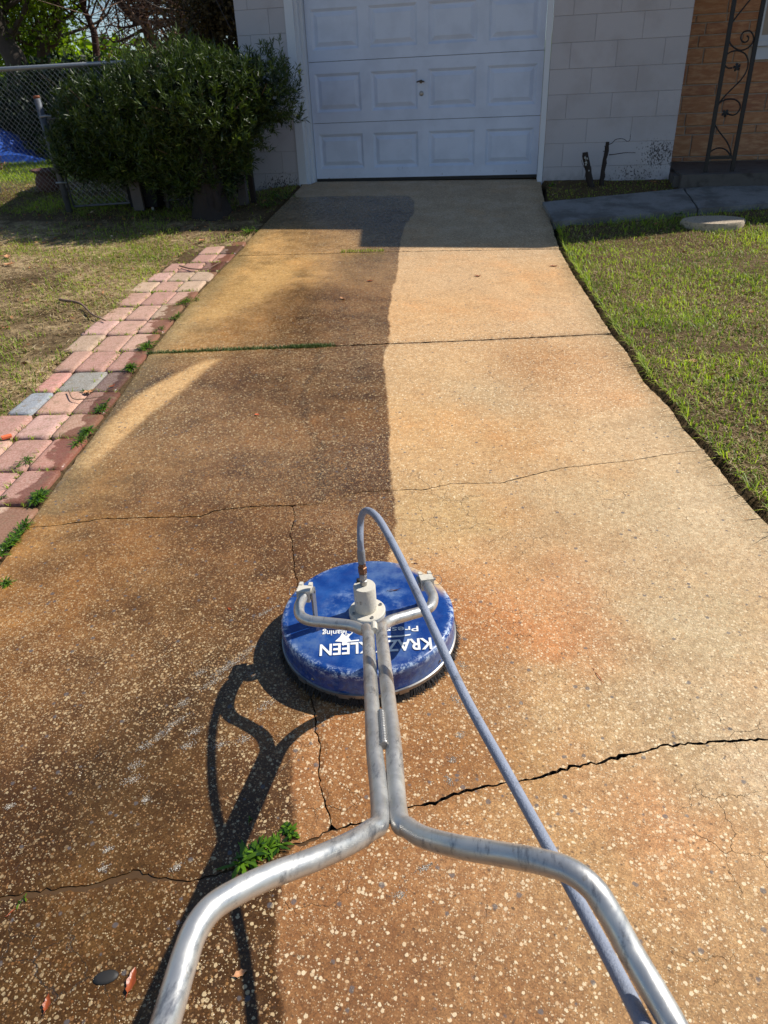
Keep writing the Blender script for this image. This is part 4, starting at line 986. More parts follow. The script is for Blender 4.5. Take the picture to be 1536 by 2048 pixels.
# weld beads at the two ends of the paired run
def weld(p0, p1, w0, nm=14):
    P = []; Rr = []
    for i in range(nm*3):
        t = i/(nm*3-1); P.append(p0+(p1-p0)*t+np.array([0, 0, .0085])); Rr.append(w0*(.75+.25*abs(math.sin(i*1.05)))*(1 if i < nm*3-4 else 1.1))
    return MB().tube(P, Rr, 10)
world_part(weld(Tt+axv*.405, Tt+axv*.515, .0062), 'weld_bead', M['fit'], 30)
world_part(weld(Tt+axv*.0, Tt+axv*.045, .007, 5), 'weld_bead', M['wornwhite'], 30)
# clamps: bracket on the deck, fork on the tube, pin with ring
def clamp(tip, nxt, foot_side):
    tip = np.array(tip); d = tip-np.array(nxt); d /= np.linalg.norm(d); loc = np.array(SM.inverted() @ Vector(tip))
    s = np.cross(d, [0, 0, 1.]); s /= np.linalg.norm(s); u = np.cross(s, d)
    M_ = Matrix(((s[0], d[0], u[0], tip[0]), (s[1], d[1], u[1], tip[1]), (s[2], d[2], u[2], tip[2]), (0, 0, 0, 1)))
    m = MB(); m.box(-.0165, .0165, -.028, .002, -.0165, .0155); m.box(-.0165, -.0075, .002, .016, -.013, .0175); m.box(.0075, .0165, .002, .016, -.013, .0175); m.box(-.004, .004, .002, .010, -.010, .006)
    m.xf(M_); o = world_part(m, 'fork_end', M['wornwhite'], 20)
    z0 = -(tip[2]-gz-.0537*(tip[1]-CY)-DT)
    m = MB()
    fs = foot_side
    m.box(min(fs*.018, fs*.0225), max(fs*.018, fs*.0225), -.020, .012, z0+.004, .006); m.box(min(fs*.0225, fs*.0), max(fs*.0225, fs*.0)+.0, -.022, .014, z0, z0+.004)
    Mz = Matrix.Translation(tip) @ Matrix.Rotation(math.atan2(s[1], s[0]), 4, 'Z'); m.xf(Mz); world_part(m, 'bracket', M['fit'], 20)
    m = MB().tube([tip+s*(-.022)+u*.0, tip+s*.026], .0042, 10); world_part(m, 'pin', M['fit'])
    c = tip-s*foot_side*.030-u*.004; ang = np.linspace(0, 2*np.pi, 25); P = [c+.0125*(np.cos(q)*s+np.sin(q)*(d*.5+u*.85)) for q in ang]
    world_part(MB().tube(P, .0008, 6, cap=False), 'pin_ring', M['fit'])
clamp(upL[0], upL[1], 1); clamp(upR[0], upR[1], -1)
# hose
top = np.array(SM @ Vector((fx, fy, .300)))
hpts = [top, top+np.array([0, 0, .03]), atd(721, 1048, 1.755), atd(724, 1030, 1.735), atd(733, 1021, 1.70), atd(748, 1028, 1.64), atd(765, 1050, 1.57), atd(800, 1115, 1.455), atd(838, 1195, 1.36), atd(870, 1265, 1.285), atd(930, 1393, 1.175), atd(1000, 1520, 1.065), atd(1062, 1632, .975), atd(1150, 1790, .855), atd(1218, 1915, .755), atd(1285, 2045, .665), atd(1350, 2170, .59), atd(1420, 2300, .52)]
world_part(MB().tube(catmull(hpts, 10), .0082, 16), 'hose', M['hose'], 60)
# lettering on the deck
def lettering(txt, pr, pl, hpx, parent, bold=.02, mat=None, space=1.0):
    """baseline runs from pixel pr to pl on the deck (read from the far side), hpx = a pixel at cap top"""
    cu = bpy.data.curves.new('lettering', 'FONT'); cu.body = txt; cu.extrude = .0; cu.offset = bold; cu.space_character = space; cu.resolution_u = 3
    ob = bpy.data.objects.new('tmp', cu); C.objects.link(ob); dg = bpy.context.evaluated_depsgraph_get(); dg.update()
    me = bpy.data.meshes.new_from_object(ob.evaluated_get(dg)); bpy.data.objects.remove(ob)
    V = np.array([v.co[:] for v in me.vertices]); mn, mx = V.min(0), V.max(0)
    def onp(q):
        o_ = np.array([0, 0, CZ]); d_ = ray(*q); n_ = np.array([0, -math.sin(slope), math.cos(slope)]); p0 = np.array(SM @ Vector((0, 0, DT))); t = ((p0-o_)@n_)/(d_@n_); return np.array((SM.inverted() @ Vector(o_+d_*t)))
    a, b, c = onp(pr), onp(pl), onp(hpx); xv = b-a; Wt = np.linalg.norm(xv); xv /= Wt; yv = np.array([-xv[1], xv[0], 0]); H_ = abs((c-a)@yv); sg = np.sign((c-a)@yv)
    Q = [a+xv*((v[0]-mn[0])/(mx[0]-mn[0])*Wt)+yv*sg*(v[1]/.729*H_) for v in V]
    for i, v in enumerate(me.vertices): v.co = (Q[i][0], Q[i][1], DT+.0006)
    me.materials.clear(); me.materials.append(mat or M['ltr']); o = bpy.data.objects.new('lettering', me); C.objects.link(o); o.parent = parent; return o, onp
o, onp = lettering('KRAZY KLEEN', (862, 1276), (640, 1290), (862, 1299), deck, .022)
o['label'] = 'large white word KRAZY KLEEN'
lettering('Cleaning', (706, 1259), (645, 1262), (706, 1270), deck, .012)
lettering('Pressure', (836, 1252), (728, 1258), (836, 1263), deck, .01)
lettering('321-2', (760, 1236), (716, 1238), (760, 1246), deck, .012)
# star swoosh
def flat(pxs, name):
    P = [onp(q) for q in pxs]; V = [(p[0], p[1], DT+.0005) for p in P]; me = mesh(name, V, [tuple(range(len(V)))]); me.materials.append(M['ltr']); o = bpy.data.objects.new(name, me); C.objects.link(o); o.parent = deck
flat([(670, 1283), (680, 1274), (684, 1266), (692, 1272), (704, 1266), (697, 1275), (702, 1281), (718, 1279), (718, 1282), (696, 1284), (686, 1292), (684, 1284)], 'star_emblem')
flat([(760, 1273), (800, 1271), (822, 1268), (820, 1271), (800, 1274), (760, 1276)], 'emblem_stroke')

# ================================================================== things lying on the drive
def dead_leaf(px, py, Lm, Wm, az, mat, label, curl=.3, off=.0, group=None):
    c = gp(px, py, off); V = []; n = 9
    for i in range(n):
        t = i/(n-1); wdt = Wm*.5*math.sin(math.pi*t**.8)**.8*(1+.22*math.sin(t*17+px)) if 0 < t < 1 else .0004
        z = curl*Lm*(t-.5)**2*(1.6 if t > .5 else .7)+.0015+.03*Lm*math.sin(t*9+py)
        for s_ in (-1, -.5, 0, .5, 1): V.append(((t-.5)*Lm, s_*wdt, z+abs(s_)*wdt*.45))
    F = [(i*5+j, i*5+j+1, i*5+5+j+1, i*5+5+j) for i in range(n-1) for j in range(4)]
    m = MB().add(V, F); m.tube([(-Lm*.5, 0, curl*Lm*.25+.0015), (-Lm*.66, .002, .002)], .0007, 5)
    me = mesh('dead_leaf', m.V, m.F, True); me.materials.append(mat); o = bpy.data.objects.new('dead_leaf', me); C.objects.link(o); o.location = c; o.rotation_euler = (slope, 0, az)
    tag(o, label, 'leaf', group); return o
dead_leaf(264, 1962, .042, .015, 1.75, M['deadleaf'], 'wet rust brown leaf beside the dark hose and handle shadow at the lower left', .25)
dead_leaf(95, 2008, .026, .012, 1.9, M['deadleaf'], 'small curled rust leaf in the bottom left corner of the wet concrete', .6)
dead_leaf(481, 1948, .024, .011, .6, M['paleleaf'], 'pale tan leaf lying on the concrete under the left handle tube', .2)
dead_leaf(23, 1825, .018, .003, 1.2, M['deadleaf'], 'thin orange leaf sliver just below the wide crack at the left edge', .1)
dead_leaf(460, 1219, .017, .008, -.4, M['deadleaf'], 'small orange leaf on the wet concrete left of the blue deck', .2)
dead_leaf(1198, 1355, .05, .0025, -1.1, M['deadleaf'], 'thin brown twig like leaf on the dry concrete right of the hose', .1)
dead_leaf(514, 830, .020, .014, .2, M['orangechip'], 'tiny orange chip in the middle of the wet slab', .1)
dead_leaf(741, 563, .05, .022, .2, M['deadleaf'], 'small brown leaf on the wet far slab near the dry boundary', .5)
dead_leaf(685, 598, .05, .02, 2.5, M['paleleaf'], 'pale curled leaf on the wet far slab left of the boundary', .5)
dead_leaf(956, 553, .05, .02, .0, M['deadleaf'], 'dark orange leaf on the dry far slab', .5)
dead_leaf(1107, 533, .06, .02, .1, M['deadleaf'], 'red brown flat leaf on the dry far slab near the lawn', .2)
dead_leaf(180, 785, .06, .03, .9, M['paleleaf'], 'curled tan leaf on the pavers below the grey paver', .5)
dead_leaf(225, 773, .035, .012, 1.2, M['deadleaf'], 'small rust leaf at the joint between pavers and drive', .4)
dead_leaf(15, 515, .10, .05, 2.2, M['paleleaf'], 'large tan leaf on the left yard at the left edge', .4)
dead_leaf(20, 530, .09, .045, .3, M['paleleaf'], 'pale crumpled leaf on the left yard just below the larger tan leaf', .6)
dead_leaf(405, 482, .07, .04, 1.0, M['paleleaf'], 'cream leaf at the far end of the paver path', .8)
dead_leaf(1385, 725, .07, .04, .4, M['paleleaf'], 'broad tan leaf in the bare patch of the right lawn', .4)
dead_leaf(1503, 625, .05, .03, 1.4, M['paleleaf'], 'yellowish leaf on the right lawn near the right edge', .4)
dead_leaf(1408, 785, .045, .022, 1.9, M['paleleaf'], 'small tan leaf on the right lawn below the bare patch', .4)
# leaves resting on the deck
for (px_, py_, L_, W_, az, lb) in [(831, 1129, .016, .007, .2, 'tiny dark leaf scrap on the muddy far rim of the blue deck'), (790, 1181, .034, .004, .35, 'thin dark leaf lying on the blue deck behind the hose')]:
    o = dead_leaf(px_, py_, L_, W_, az, m_plain('dark_leaf', lin((70, 34, 24)), .5), lb, .2, .1)
    p = atz(px_, py_, float(zg(CX, 1.5))+.103); o.location = p
# broken clay chip
m = MB().box(-.02, .02, -.0095, .0095, 0, .012, .002); cpt = gp(14, 876); me = mesh('clay_chip', m.V, m.F); me.materials.append(M['orangechip']); o = bpy.data.objects.new('clay_chip', me); C.objects.link(o); o.location = cpt; o.rotation_euler = (.05, 0, .85)
tag(o, 'bright orange broken clay chip on the pink pavers at the left edge', 'clay chip')
# small dark stone in the wet concrete
m = MB(); m.lathe([(.022, .0), (.021, .002), (.014, .0035), (.002, .004)], 14); me = mesh('dark_stone', [(v[0], v[1]*.55, v[2]) for v in m.V], m.F, True); me.materials.append(m_plain('dark_stone', (.02, .018, .016), .6, .3)); o = bpy.data.objects.new('dark_stone', me); C.objects.link(o); o.location = gp(212, 1955); o.rotation_euler = (slope, 0, .4)
tag(o, 'flat dark stone showing in the wet concrete left of the rust leaf', 'stone')

# foam patches: little bubble domes, uncountable
fp = [(530, 1225, .04, .008), (498, 1300, .05, .012), (470, 1325, .05, .012), (445, 1340, .04, .014), (425, 1365, .04, .012), (400, 1345, .02, .01), (365, 1407, .02, .012), (350, 1445, .04, .01), (320, 1472, .03, .012), (290, 1492, .02, .012), (270, 1530, .02, .014), (262, 1561, .025, .012), (390, 1463, .02, .01), (375, 1490, .02, .01), (530, 1412, .03, .012), (505, 1350, .012, .016), (488, 1480, .02, .012), (440, 1490, .02, .01), (352, 1735, .012, .008), (205, 1738, .012, .006), (215, 1700, .012, .005), (905, 1520, .01, .008), (920, 1470, .012, .01), (898, 1560, .008, .014), (912, 1400, .01, .02), (925, 1330, .012, .02), (915, 1270, .008, .02), (850, 1735, .02, .006), (800, 1790, .014, .008), (20, 1612, .01, .008), (290, 1600, .01, .01)]
V = []; F = []; ico = [(0, 0, 1), (.9, 0, .35), (.28, .85, .35), (-.73, .53, .35), (-.73, -.53, .35), (.28, -.85, .35)]
for (a_, b_, sx_, sy_) in fp:
    c = gp(a_, b_); dirn = np.array([-.60, -.8]) if b_ < 1480 else np.array([-.8, -.6]); pr_ = np.array([-dirn[1], dirn[0]])
    for _ in range(int(70+2800*(sx_*.03/.03))):
        q = rng.normal(size=2)*.5
        p = c[:2]+dirn*q[0]*sx_+pr_*q[1]*sy_; rr_ = rng.uniform(.0005, .0016); z_ = float(zg(*p)); b = len(V)
        V += [(p[0]+i[0]*rr_, p[1]+i[1]*rr_, z_+i[2]*rr_) for i in ico]; F += [(b, b+1, b+2), (b, b+2, b+3), (b, b+3, b+4), (b, b+4, b+5), (b, b+5, b+1)]
fo = put('water_foam', fast('water_foam', V, F, True), M['foam']); tag(fo, 'streaks of bubbly white foam on the wet concrete left of the machine', 'foam', kind='stuff')

# ---- weeds
def weed(px, py, n, L, W_, label, spread=.03, off=0., up=.75, stretch=None, mat='weed', group=None):
    if 'drive edge' in label or 'mossy' in label: L *= 1.4; W_ *= 1.25; n = int(n*1.2)
    c = gp(px, py, off); rt = empty('weed', tuple(c)); tag(rt, label, 'weed', group)
    cen = np.zeros((n, 3)); k = max(2, n//9); roots = rng.normal(size=(k, 2))*spread
    if stretch is not None: roots = roots*.35+np.outer(rng.uniform(-1, 1, k), stretch)
    ri = rng.integers(0, k, n); cen[:, :2] = roots[ri]; cen[:, 2] = roots[ri][:, 1]*.0537+.002
    az = rng.uniform(0, 2*np.pi, n); el = rng.uniform(.15, 1.2, n)*up
    d = np.stack([np.cos(az)*np.cos(el), np.sin(az)*np.cos(el), np.sin(el)], 1); Ls = rng.uniform(.5, 1.1, n)*L; Ws = rng.uniform(.7, 1.2, n)*W_
    # curved leaf: 3 cross pairs + tip
    s = np.stack([-np.sin(az), np.cos(az), 0*az], 1); rows_ = []
    prof = [(0, .35), (.33, .9), (.68, 1.), (1., .02)]
    for t, wv in prof:
        drop = -.55*t*t*Ls*np.cos(el)
        p = cen+d*(Ls*t)[:, None]; p[:, 2] = np.maximum(p[:, 2]+drop, .002+p[:, 1]*.0537)
        rows_ += [p-s*(Ws*wv*.5)[:, None], p+s*(Ws*wv*.5)[:, None]]
    V = np.stack(rows_, 1).reshape(-1, 3); b = np.arange(n)[:, None]*8
    F = np.concatenate([b+[0, 1, 3, 2], b+[2, 3, 5, 4], b+[4, 5, 7, 6]], 1).reshape(-1, 4)
    me = fast('leaves', V, F, True); set_attr(me, 'rnd', np.repeat(rng.random(n), 8)); me.materials.append(M[mat]); o = bpy.data.objects.new('leaves', me); C.objects.link(o); o.parent = rt
    # short stalks
    m = MB()
    for q in roots: m.tube([(q[0], q[1], q[1]*.0537-.004), (q[0]*.9, q[1]*.9, q[1]*.0537+.008)], .0012, 5)
    me = mesh('stem', m.V, m.F); me.materials.append(M[mat]); set_attr(me, 'rnd', np.full(len(m.V), .2)); o2 = bpy.data.objects.new('stem', me); C.objects.link(o2); o2.parent = rt
    return rt
weed(497, 1722, 34, .052, .0085, 'broad leaved green weed in the crack, nearest the left handle tube', .012)
weed(545, 1693, 70, .034, .0055, 'bushy green weed filling the middle of the wide crack', .014, stretch=np.array([.028, .02]))
weed(585, 1662, 46, .020, .006, 'small leafy weed clump at the end of the crack above the handle bend', .008)
weed(505, 1640, 5, .012, .003, 'tiny green sprig in the wet concrete above the crack weeds', .004)
weed(47, 1798, 8, .012, .0025, 'tiny green sprout in the wide crack near the left edge', .004)
E1 = DV
weed(210, 812, 70, .035, .0035, 'green weed tuft at the drive edge below the grey paver', .02, stretch=E1*.05)
weed(262, 737, 70, .040, .004, 'green weed tuft at the drive edge just below the joint', .02, stretch=E1*.05)
weed(293, 694, 90, .045, .004, 'largest weed tuft, where the mossy joint meets the pavers', .02, stretch=E1*.06)
weed(372, 602, 60, .05, .004, 'leafy weed tuft at the drive edge beside the middle pavers', .03)
weed(350, 635, 40, .04, .004, 'thin weed tuft at the drive edge, second above the mossy joint', .02, stretch=E1*.04)
weed(322, 660, 30, .03, .003, 'sparse weed tuft at the drive edge just above the mossy joint', .02)
weed(160, 880, 120, .035, .0035, 'long dark green weed row along the drive edge beside wet pavers', .012, stretch=E1*.11)
weed(78, 995, 150, .035, .0038, 'dense weed clump at the drive edge above the pink corner paver', .020, stretch=E1*.04)
weed(30, 1075, 170, .03, .0035, 'weed row at the drive edge at the left border, lower left of the pavers', .012, stretch=E1*.10)
weed(50, 925, 45, .025, .003, 'weed growing between two pavers away from the drive edge', .014)
weed(8, 998, 24, .025, .003, 'weed in the paver joint at the left border', .01)
weed(175, 783, 30, .028, .005, 'round leaved weed on the dark pavers under the grey paver', .014)
weed(500, 463, 60, .06, .005, 'grass tuft at the far end of the drive edge in the sun', .03)
weed(470, 470, 40, .05, .005, 'low grass tuft beyond the last paver', .03)
weed(2, 1170, 60, .03, .004, 'weed tuft in the bottom corner of the paver path at the left border', .012)
weed(1350, 428, 26, .07, .009, 'dark weed on the near edge of the sidewalk left of the joint', .02)
weed(1385, 420, 30, .08, .010, 'dark weed on the near edge of the sidewalk right of the joint', .02)
weed(1098, 372, 60, .05, .016, 'low leafy weed at the wall foot next to the garage corner', .04)
weed(1270, 368, 60, .05, .012, 'dark weeds at the wall foot below the mould stain', .06, stretch=np.array([.12, .0]))
weed(560, 392, 90, .09, .012, 'dark weeds against the wall foot left of the garage opening', .07)
weed(540, 410, 60, .09, .01, 'dark weeds between the bush and the drive, near the wall', .06)
# moss in the joint
jl = (j1u+j1l)/2
n = 3600; k = rng.integers(0, int(len(jl)*.40), n); k = np.where(rng.random(n) < .35, rng.integers(int(len(jl)*.31), int(len(jl)*.385), n), k); p = jl[k]+rng.normal(size=(n, 2))*.007; az = rng.uniform(0, 6.28, n)
dd = np.stack([np.cos(az), np.sin(az), rng.uniform(.2, 2, n)], 1)
tag(leaves('joint_moss', np.column_stack([p, zg(p[:, 0], p[:, 1])-.012]), dd, rng.uniform(.014, .036, n), .0045, M['moss']), 'green moss and tiny weeds filling the drive joint', 'moss', kind='stuff')
k = rng.integers(int(len(j2u)*.34), int(len(j2u)*.47), 260); p = j2u[k]+rng.normal(size=(260, 2))*.003; az = rng.uniform(0, 6.28, 260)
tag(leaves('joint_grass', np.column_stack([p, zg(p[:, 0], p[:, 1])-.003]), np.stack([np.cos(az), np.sin(az), rng.uniform(1, 4, 260)], 1), rng.uniform(.01, .04, 260), .003, M['grass']), kind='stuff')
ng = 420; vj = np.array(VB)[rng.integers(1, len(VB)-1, ng)]+rng.normal(size=ng)*.004; uj = edge_u(vj)-rng.uniform(.02, .5, ng)
along = rng.random(ng) < .4; vj = np.where(along, rng.uniform(1.2, 6.2, ng), vj); uj = np.where(along, edge_u(vj)-.02-.165*rng.integers(1, 4, ng)+rng.normal(size=ng)*.004, uj)
pj = np.stack([uj, vj], 1)@np.stack([DC, DV]); cl_ = np.repeat(pj, 4, 0)+rng.normal(size=(ng*4, 2))*.006
tag(blades('paver_joint_grass', np.column_stack([cl_, zg(cl_[:, 0], cl_[:, 1])-.012]), rng.uniform(.012, .032, ng*4), .0035, rng.uniform(.2, 1.2, ng*4), M['grass']), kind='stuff')
# ---- twigs
def twig(pts, r0, label, mat='twig', name='twig', lift=.012):
    P = catmull([gp(*q)+np.array([0, 0, lift]) for q in pts], 5); o = MB().tube(P, np.linspace(r0, r0*.4, len(P)), 6).build(name, M[mat], smooth=True); tag(o, label, 'twig')
twig([(360, 535), (385, 541), (415, 540), (440, 528)], .006, 'curved pale twig across the middle pavers')
twig([(120, 603), (160, 610), (185, 632), (212, 645)], .010, 'dark bent twig on the left yard beside the pavers')
twig([(138, 785), (150, 803), (190, 800), (215, 795)], .003, 'thin red brown twig on the wet pavers')
twig([(345, 602), (400, 607), (430, 604)], .004, 'thin twig on the left yard') if False else None

# ================================================================== round stepping stone in the right lawn
m = MB(); n = 40; prof = [(1., -.03), (1.02, .03), (.97, .047), (.5, .052), (.0, .052)]; V = []
for r_, z_ in prof:
    for i in range(n):
        t = 2*math.pi*i/n; q = r_*(1+.03*math.sin(3*t)+.02*math.sin(7*t)+.01*math.sin(13*t)); V.append((.235*q*math.cos(t), .165*q*math.sin(t), z_))
m.add(V, [(i*n+j, i*n+(j+1) % n, (i+1)*n+(j+1) % n, (i+1)*n+j) for i in range(4) for j in range(n)])
me = mesh('stepping_stone', m.V, m.F, True); me.set_sharp_from_angle(angle=.9); me.materials.append(M['stone']); o = bpy.data.objects.new('stepping_stone', me); C.objects.link(o)
o.location = (stone_c[0], stone_c[1], float(zg(*stone_c))); o.rotation_euler = (.05, 0, .05); tag(o, 'round pebbled stepping stone lying half in sun in the right lawn', 'stone')

# ================================================================== stumps at the wall
def stump(base_px, top_px, Ys, r0, r1, label, lich, tw):
    b = aty(*base_px, Ys); t = aty(*top_px, Ys); b[2] -= .04; rt = empty('dead_stump', tuple(b)); tag(rt, label, 'stump')
    k = 12; P = [b+(t-b)*i/k+np.array([random.uniform(-.004, .004), 0, 0]) for i in range(k+1)]; Rr = [r0+(r1-r0)*i/k+random.uniform(-.002, .003) for i in range(k+1)]
    MB().tube(P, Rr, 9).build('trunk', M['deadwood'], rt)
    for i in range(lich):
        f = random.uniform(.35, .9); c = b+(t-b)*f+np.array([random.uniform(-.4, .4)*r0, -r0*.80, 0]); m = MB(); rr_ = random.uniform(.008, .018)
        V = [tuple(c+np.array([rr_*math.cos(q)*random.uniform(.5, 1), .004*math.cos(q)**2, rr_*1.2*math.sin(q)*random.uniform(.5, 1)])) for q in np.linspace(0, 2*np.pi, 9)[:-1]]; V.append(tuple(c+np.array([0, -.007, 0]))); m.add(V, [(8, (j+1) % 8, j) for j in range(8)]); m.build('lichen_patch', M['lichen'], rt)
    for pts, rr_ in tw:
        P = catmull([aty(*q, Ys-.01) for q in pts], 5); MB().tube(P, np.linspace(rr_, rr_*.5, len(P)), 5).build('twig', M['deadwood'], rt)
def z4(a, b): return (1100+a/5.486, 260+b/5.486)
stump(z4(465, 640), z4(385, 245), 7.66, .032, .026, 'short dark stump with white lichen patches standing left by the block wall', 9, [([z4(385, 420), z4(360, 380), z4(345, 330)], .003), ([z4(395, 440), z4(385, 500), z4(372, 545)], .003)])
stump(z4(555, 640), z4(632, 130), 7.70, .024, .017, 'tall thin dark stump with two bare twigs standing right by the block wall', 0,
      [([z4(645, 158), z4(680, 145), z4(720, 105), z4(780, 95), z4(820, 105), z4(845, 125), z4(875, 110), z4(882, 50)], .0035), ([z4(645, 272), z4(700, 268), z4(780, 255), z4(850, 248), z4(940, 250)], .0045), ([z4(610, 240), z4(580, 232)], .004), ([z4(612, 200), z4(600, 175)], .006)])

# ================================================================== bush
bushc = np.array([-3.09, 6.82]); bz = .42
bush = empty('podocarpus_bush', (bushc[0], bushc[1], bz)); tag(bush, 'big rounded dark green bush with narrow leaves beside the garage wall', 'bush')
mb_ = MB(); mb_.lathe([(.21, -.06), (.19, .0), (.15, .12), (.135, .28), (.15, .45), (.12, .6), (.03, .7)], 18, c=(bushc[0], bushc[1]+.02, bz))
mb_.V = [(v[0]+.03*math.sin(v[2]*14+v[1]*20), v[1]+.02*math.sin(v[2]*19+v[0]*30), v[2]) for v in mb_.V]; mb_.build('stump_base', M['deadwood'], bush, smooth=True)
m = MB()
for k in range(7):
    a = k*.9+.3; tipx = bushc[0]+random.uniform(-1.1, .5); tipy = 7.0+random.uniform(-.15, .3)
    P = catmull([np.array([bushc[0]+.07*math.cos(a), bushc[1]+.07*math.sin(a), bz-.05]), np.array([bushc[0]+.10*math.cos(a), bushc[1]+.1*math.sin(a), bz+.25]), np.array([(bushc[0]+tipx)/2, (bushc[1]+tipy)/2, bz+.6]), np.array([tipx, tipy, 1.45])], 5)
    m.tube(P, np.linspace(.045, .012, len(P)), 8)
m.build('trunk', M['deadwood'], bush, smooth=True)
# shoots on the surface of several lobes
lobes = [(-3.90, 7.05, 1.22, .62, .46, .40), (-3.30, 6.98, 1.36, .68, .50, .42), (-4.27, 7.12, 1.10, .42, .42, .36), (-3.0, 6.95, 1.26, .50, .48, .44), (-3.55, 7.0, 1.02, .72, .46, .34),
         (-2.64, 7.15, 1.40, .36, .42, .32), (-3.2, 6.95, .92, .42, .38, .30), (-4.0, 7.1, .98, .55, .40, .26), (-3.35, 6.9, .80, .40, .30, .26), (-4.35, 7.05, 1.0, .38, .36, .30), (-2.95, 6.95, .85, .22, .24, .25)]
def shell(n, lobe, lo=.72, hi=1.04):
    u_ = rng.normal(size=(n, 3)); u_ /= np.linalg.norm(u_, axis=1)[:, None]; r_ = rng.uniform(lo, hi, n)[:, None]
    c = np.array(lobe[:3]); s = np.array(lobe[3:]); return c+u_*s*r_, u_
cs = []; ds = []; 
for lb in lobes:
    A_ = lb[3]*lb[5]*900; c, u_ = shell(int(A_*3.0)+60, lb)
    keep = np.ones(len(c), bool)
    for l2 in lobes:
        if l2 is lb: continue
        q = (c-np.array(l2[:3]))/np.array(l2[3:]); keep &= np.linalg.norm(q, axis=1) > .62
    c, u_ = c[keep], u_[keep]
    nzv = noise2(c[:, 0]*1.3+c[:, 2], c[:, 1]+c[:, 2]*1.7, 5.); c = c+u_*(.09*nzv)[:, None]
    cs.append(c); ds.append(u_)
cs = np.vstack(cs); ds = np.vstack(ds); nsh = len(cs); per = 15
sd = ds*.55+np.array([0, 0, .75])+rng.normal(size=(nsh, 3))*.3; sd /= np.linalg.norm(sd, axis=1)[:, None]
t = rng.uniform(0, 1, (nsh, per)); Ls = rng.uniform(.07, .15, nsh)
cen = cs[:, None]+sd[:, None]*(t*Ls[:, None])[..., None]; rad = rng.normal(size=(nsh, per, 3)); ld = rad*.75+sd[:, None]*1.0
cen = cen.reshape(-1, 3); ld = ld.reshape(-1, 3)
shr = np.repeat(np.clip(rng.random(nsh)*.9, 0, 1), per)*.7+rng.random(nsh*per)*.3
leaves('foliage', cen, ld, rng.uniform(.045, .075, len(cen)), rng.uniform(.007, .011, len(cen)), M['podo'], bush, shr, .15)['kind'] = 'stuff'
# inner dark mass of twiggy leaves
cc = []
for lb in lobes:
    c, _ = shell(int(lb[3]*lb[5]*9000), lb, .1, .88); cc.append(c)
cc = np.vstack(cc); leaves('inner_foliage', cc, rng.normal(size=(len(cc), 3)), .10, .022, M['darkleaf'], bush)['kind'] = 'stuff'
m = MB()
for k in range(46):
    lb = lobes[rng.integers(0, len(lobes))]; u_ = rng.normal(size=3); u_ /= np.linalg.norm(u_); u_[1] = -abs(u_[1]); u_[2] = abs(u_[2])*.8
    a_ = np.array(lb[:3])+u_*np.array(lb[3:])*.75; b_ = a_+u_*rng.uniform(.12, .24)+[0, 0, .06]; m.tube([a_, (a_+b_)/2+rng.normal(size=3)*.012, b_], [.0035, .0025, .0012], 4, cap=False)
m.build('twigs', M['twig'], bush)
# a sprig standing up at the wall and stray tips
for (a_, b_) in ((498, 95), (535, 100), (600, 135)):
    c = aty(a_, b_, 7.1); n = 26; cn = c+np.outer(rng.uniform(-.14, 0, n), [0.1, 0, 1]); leaves('shoot', cn, np.array([0, 0, .8])+rng.normal(size=(n, 3))*.6, .05, .008, M['podo'], bush)

# ================================================================== fences
def chainlink(parent, p0, p1, zb0, zb1, h0, h1, pitch=.058, wr=.0019):
    """diamond wire between two plan points, ground heights zb, top heights h"""
    p0 = np.array(p0); p1 = np.array(p1); L = np.linalg.norm(p1-p0); d = (p1-p0)/L; m_V = []; m_F = []
    H_ = h0-zb0
    nrm = np.array([-d[1], d[0]])
    for s in (1, -1):
        k0 = -int(H_/pitch)-1; k1 = int(L/pitch)+1
        for k in range(k0, k1+1):
            a0 = k*pitch if s > 0 else (k+int(H_/pitch)+1)*pitch; 
            # segment from (a0,0) to (a0+s*H,H)
            t0, t1 = 0., H_
            xa_, xb_ = a0, a0+s*H_
            if s > 0:
                if xa_ < 0: t0 = -xa_
                if xb_ > L: t1 = L-a0
            else:
                if xa_ > L: t0 = xa_-L
                if xb_ < 0: t1 = a0
            if t1-t0 < .02: continue
            P = []
            for t in (t0, t1):
                x = a0+s*t; f = np.clip(x/L, 0, 1); zb = zb0*(1-f)+zb1*f; zt = h0*(1-f)+h1*f; q = p0+d*x+nrm*.003*s; P.append(np.array([q[0], q[1], zb+(zt-zb)*t/H_]))
            m = MB().tube(P, wr, 3, cap=False); b = len(m_V); m_V += m.V; m_F += [tuple(i+b for i in f) for f in m.F]
    o = MB(); o.V = m_V; o.F = m_F; ob = o.build('chain_mesh', M['galv'], parent); return ob
cf = empty('chain_link_fence', (-6, 7.6, .6)); tag(cf, 'tall chain link fence with top rail running behind the bush at the left', 'fence')
chainlink(cf, (-9.5, 7.62), (-3.15, 7.62), .60, .60, 1.74, 1.74)
MB().tube([(-9.5, 7.62, 1.75), (-3.08, 7.62, 1.75)], .021, 12).build('top_rail', M['galv'], cf, smooth=True)
for x_ in (-5.95, -8.4, -3.12): MB().tube([(x_, 7.655, .5), (x_, 7.655, 1.72 if x_ != -5.95 else 1.1)], .02, 10).build('post', M['galv'], cf, smooth=True)
gt = empty('gate_post', (-4.643, 6.92, .48)); tag(gt, 'leaning grey steel gate post with rusty top left of the bush', 'post')
MB().tube([(-4.643, 6.92, .40), (-4.71, 6.92, 1.47)], .030, 16)  .build('pipe', M['galvshade'], gt, smooth=True)
MB().tube([(-4.71, 6.92, 1.468), (-4.7115, 6.92, 1.492)], .0305, 16).build('cap', M['rust'], gt, smooth=True)
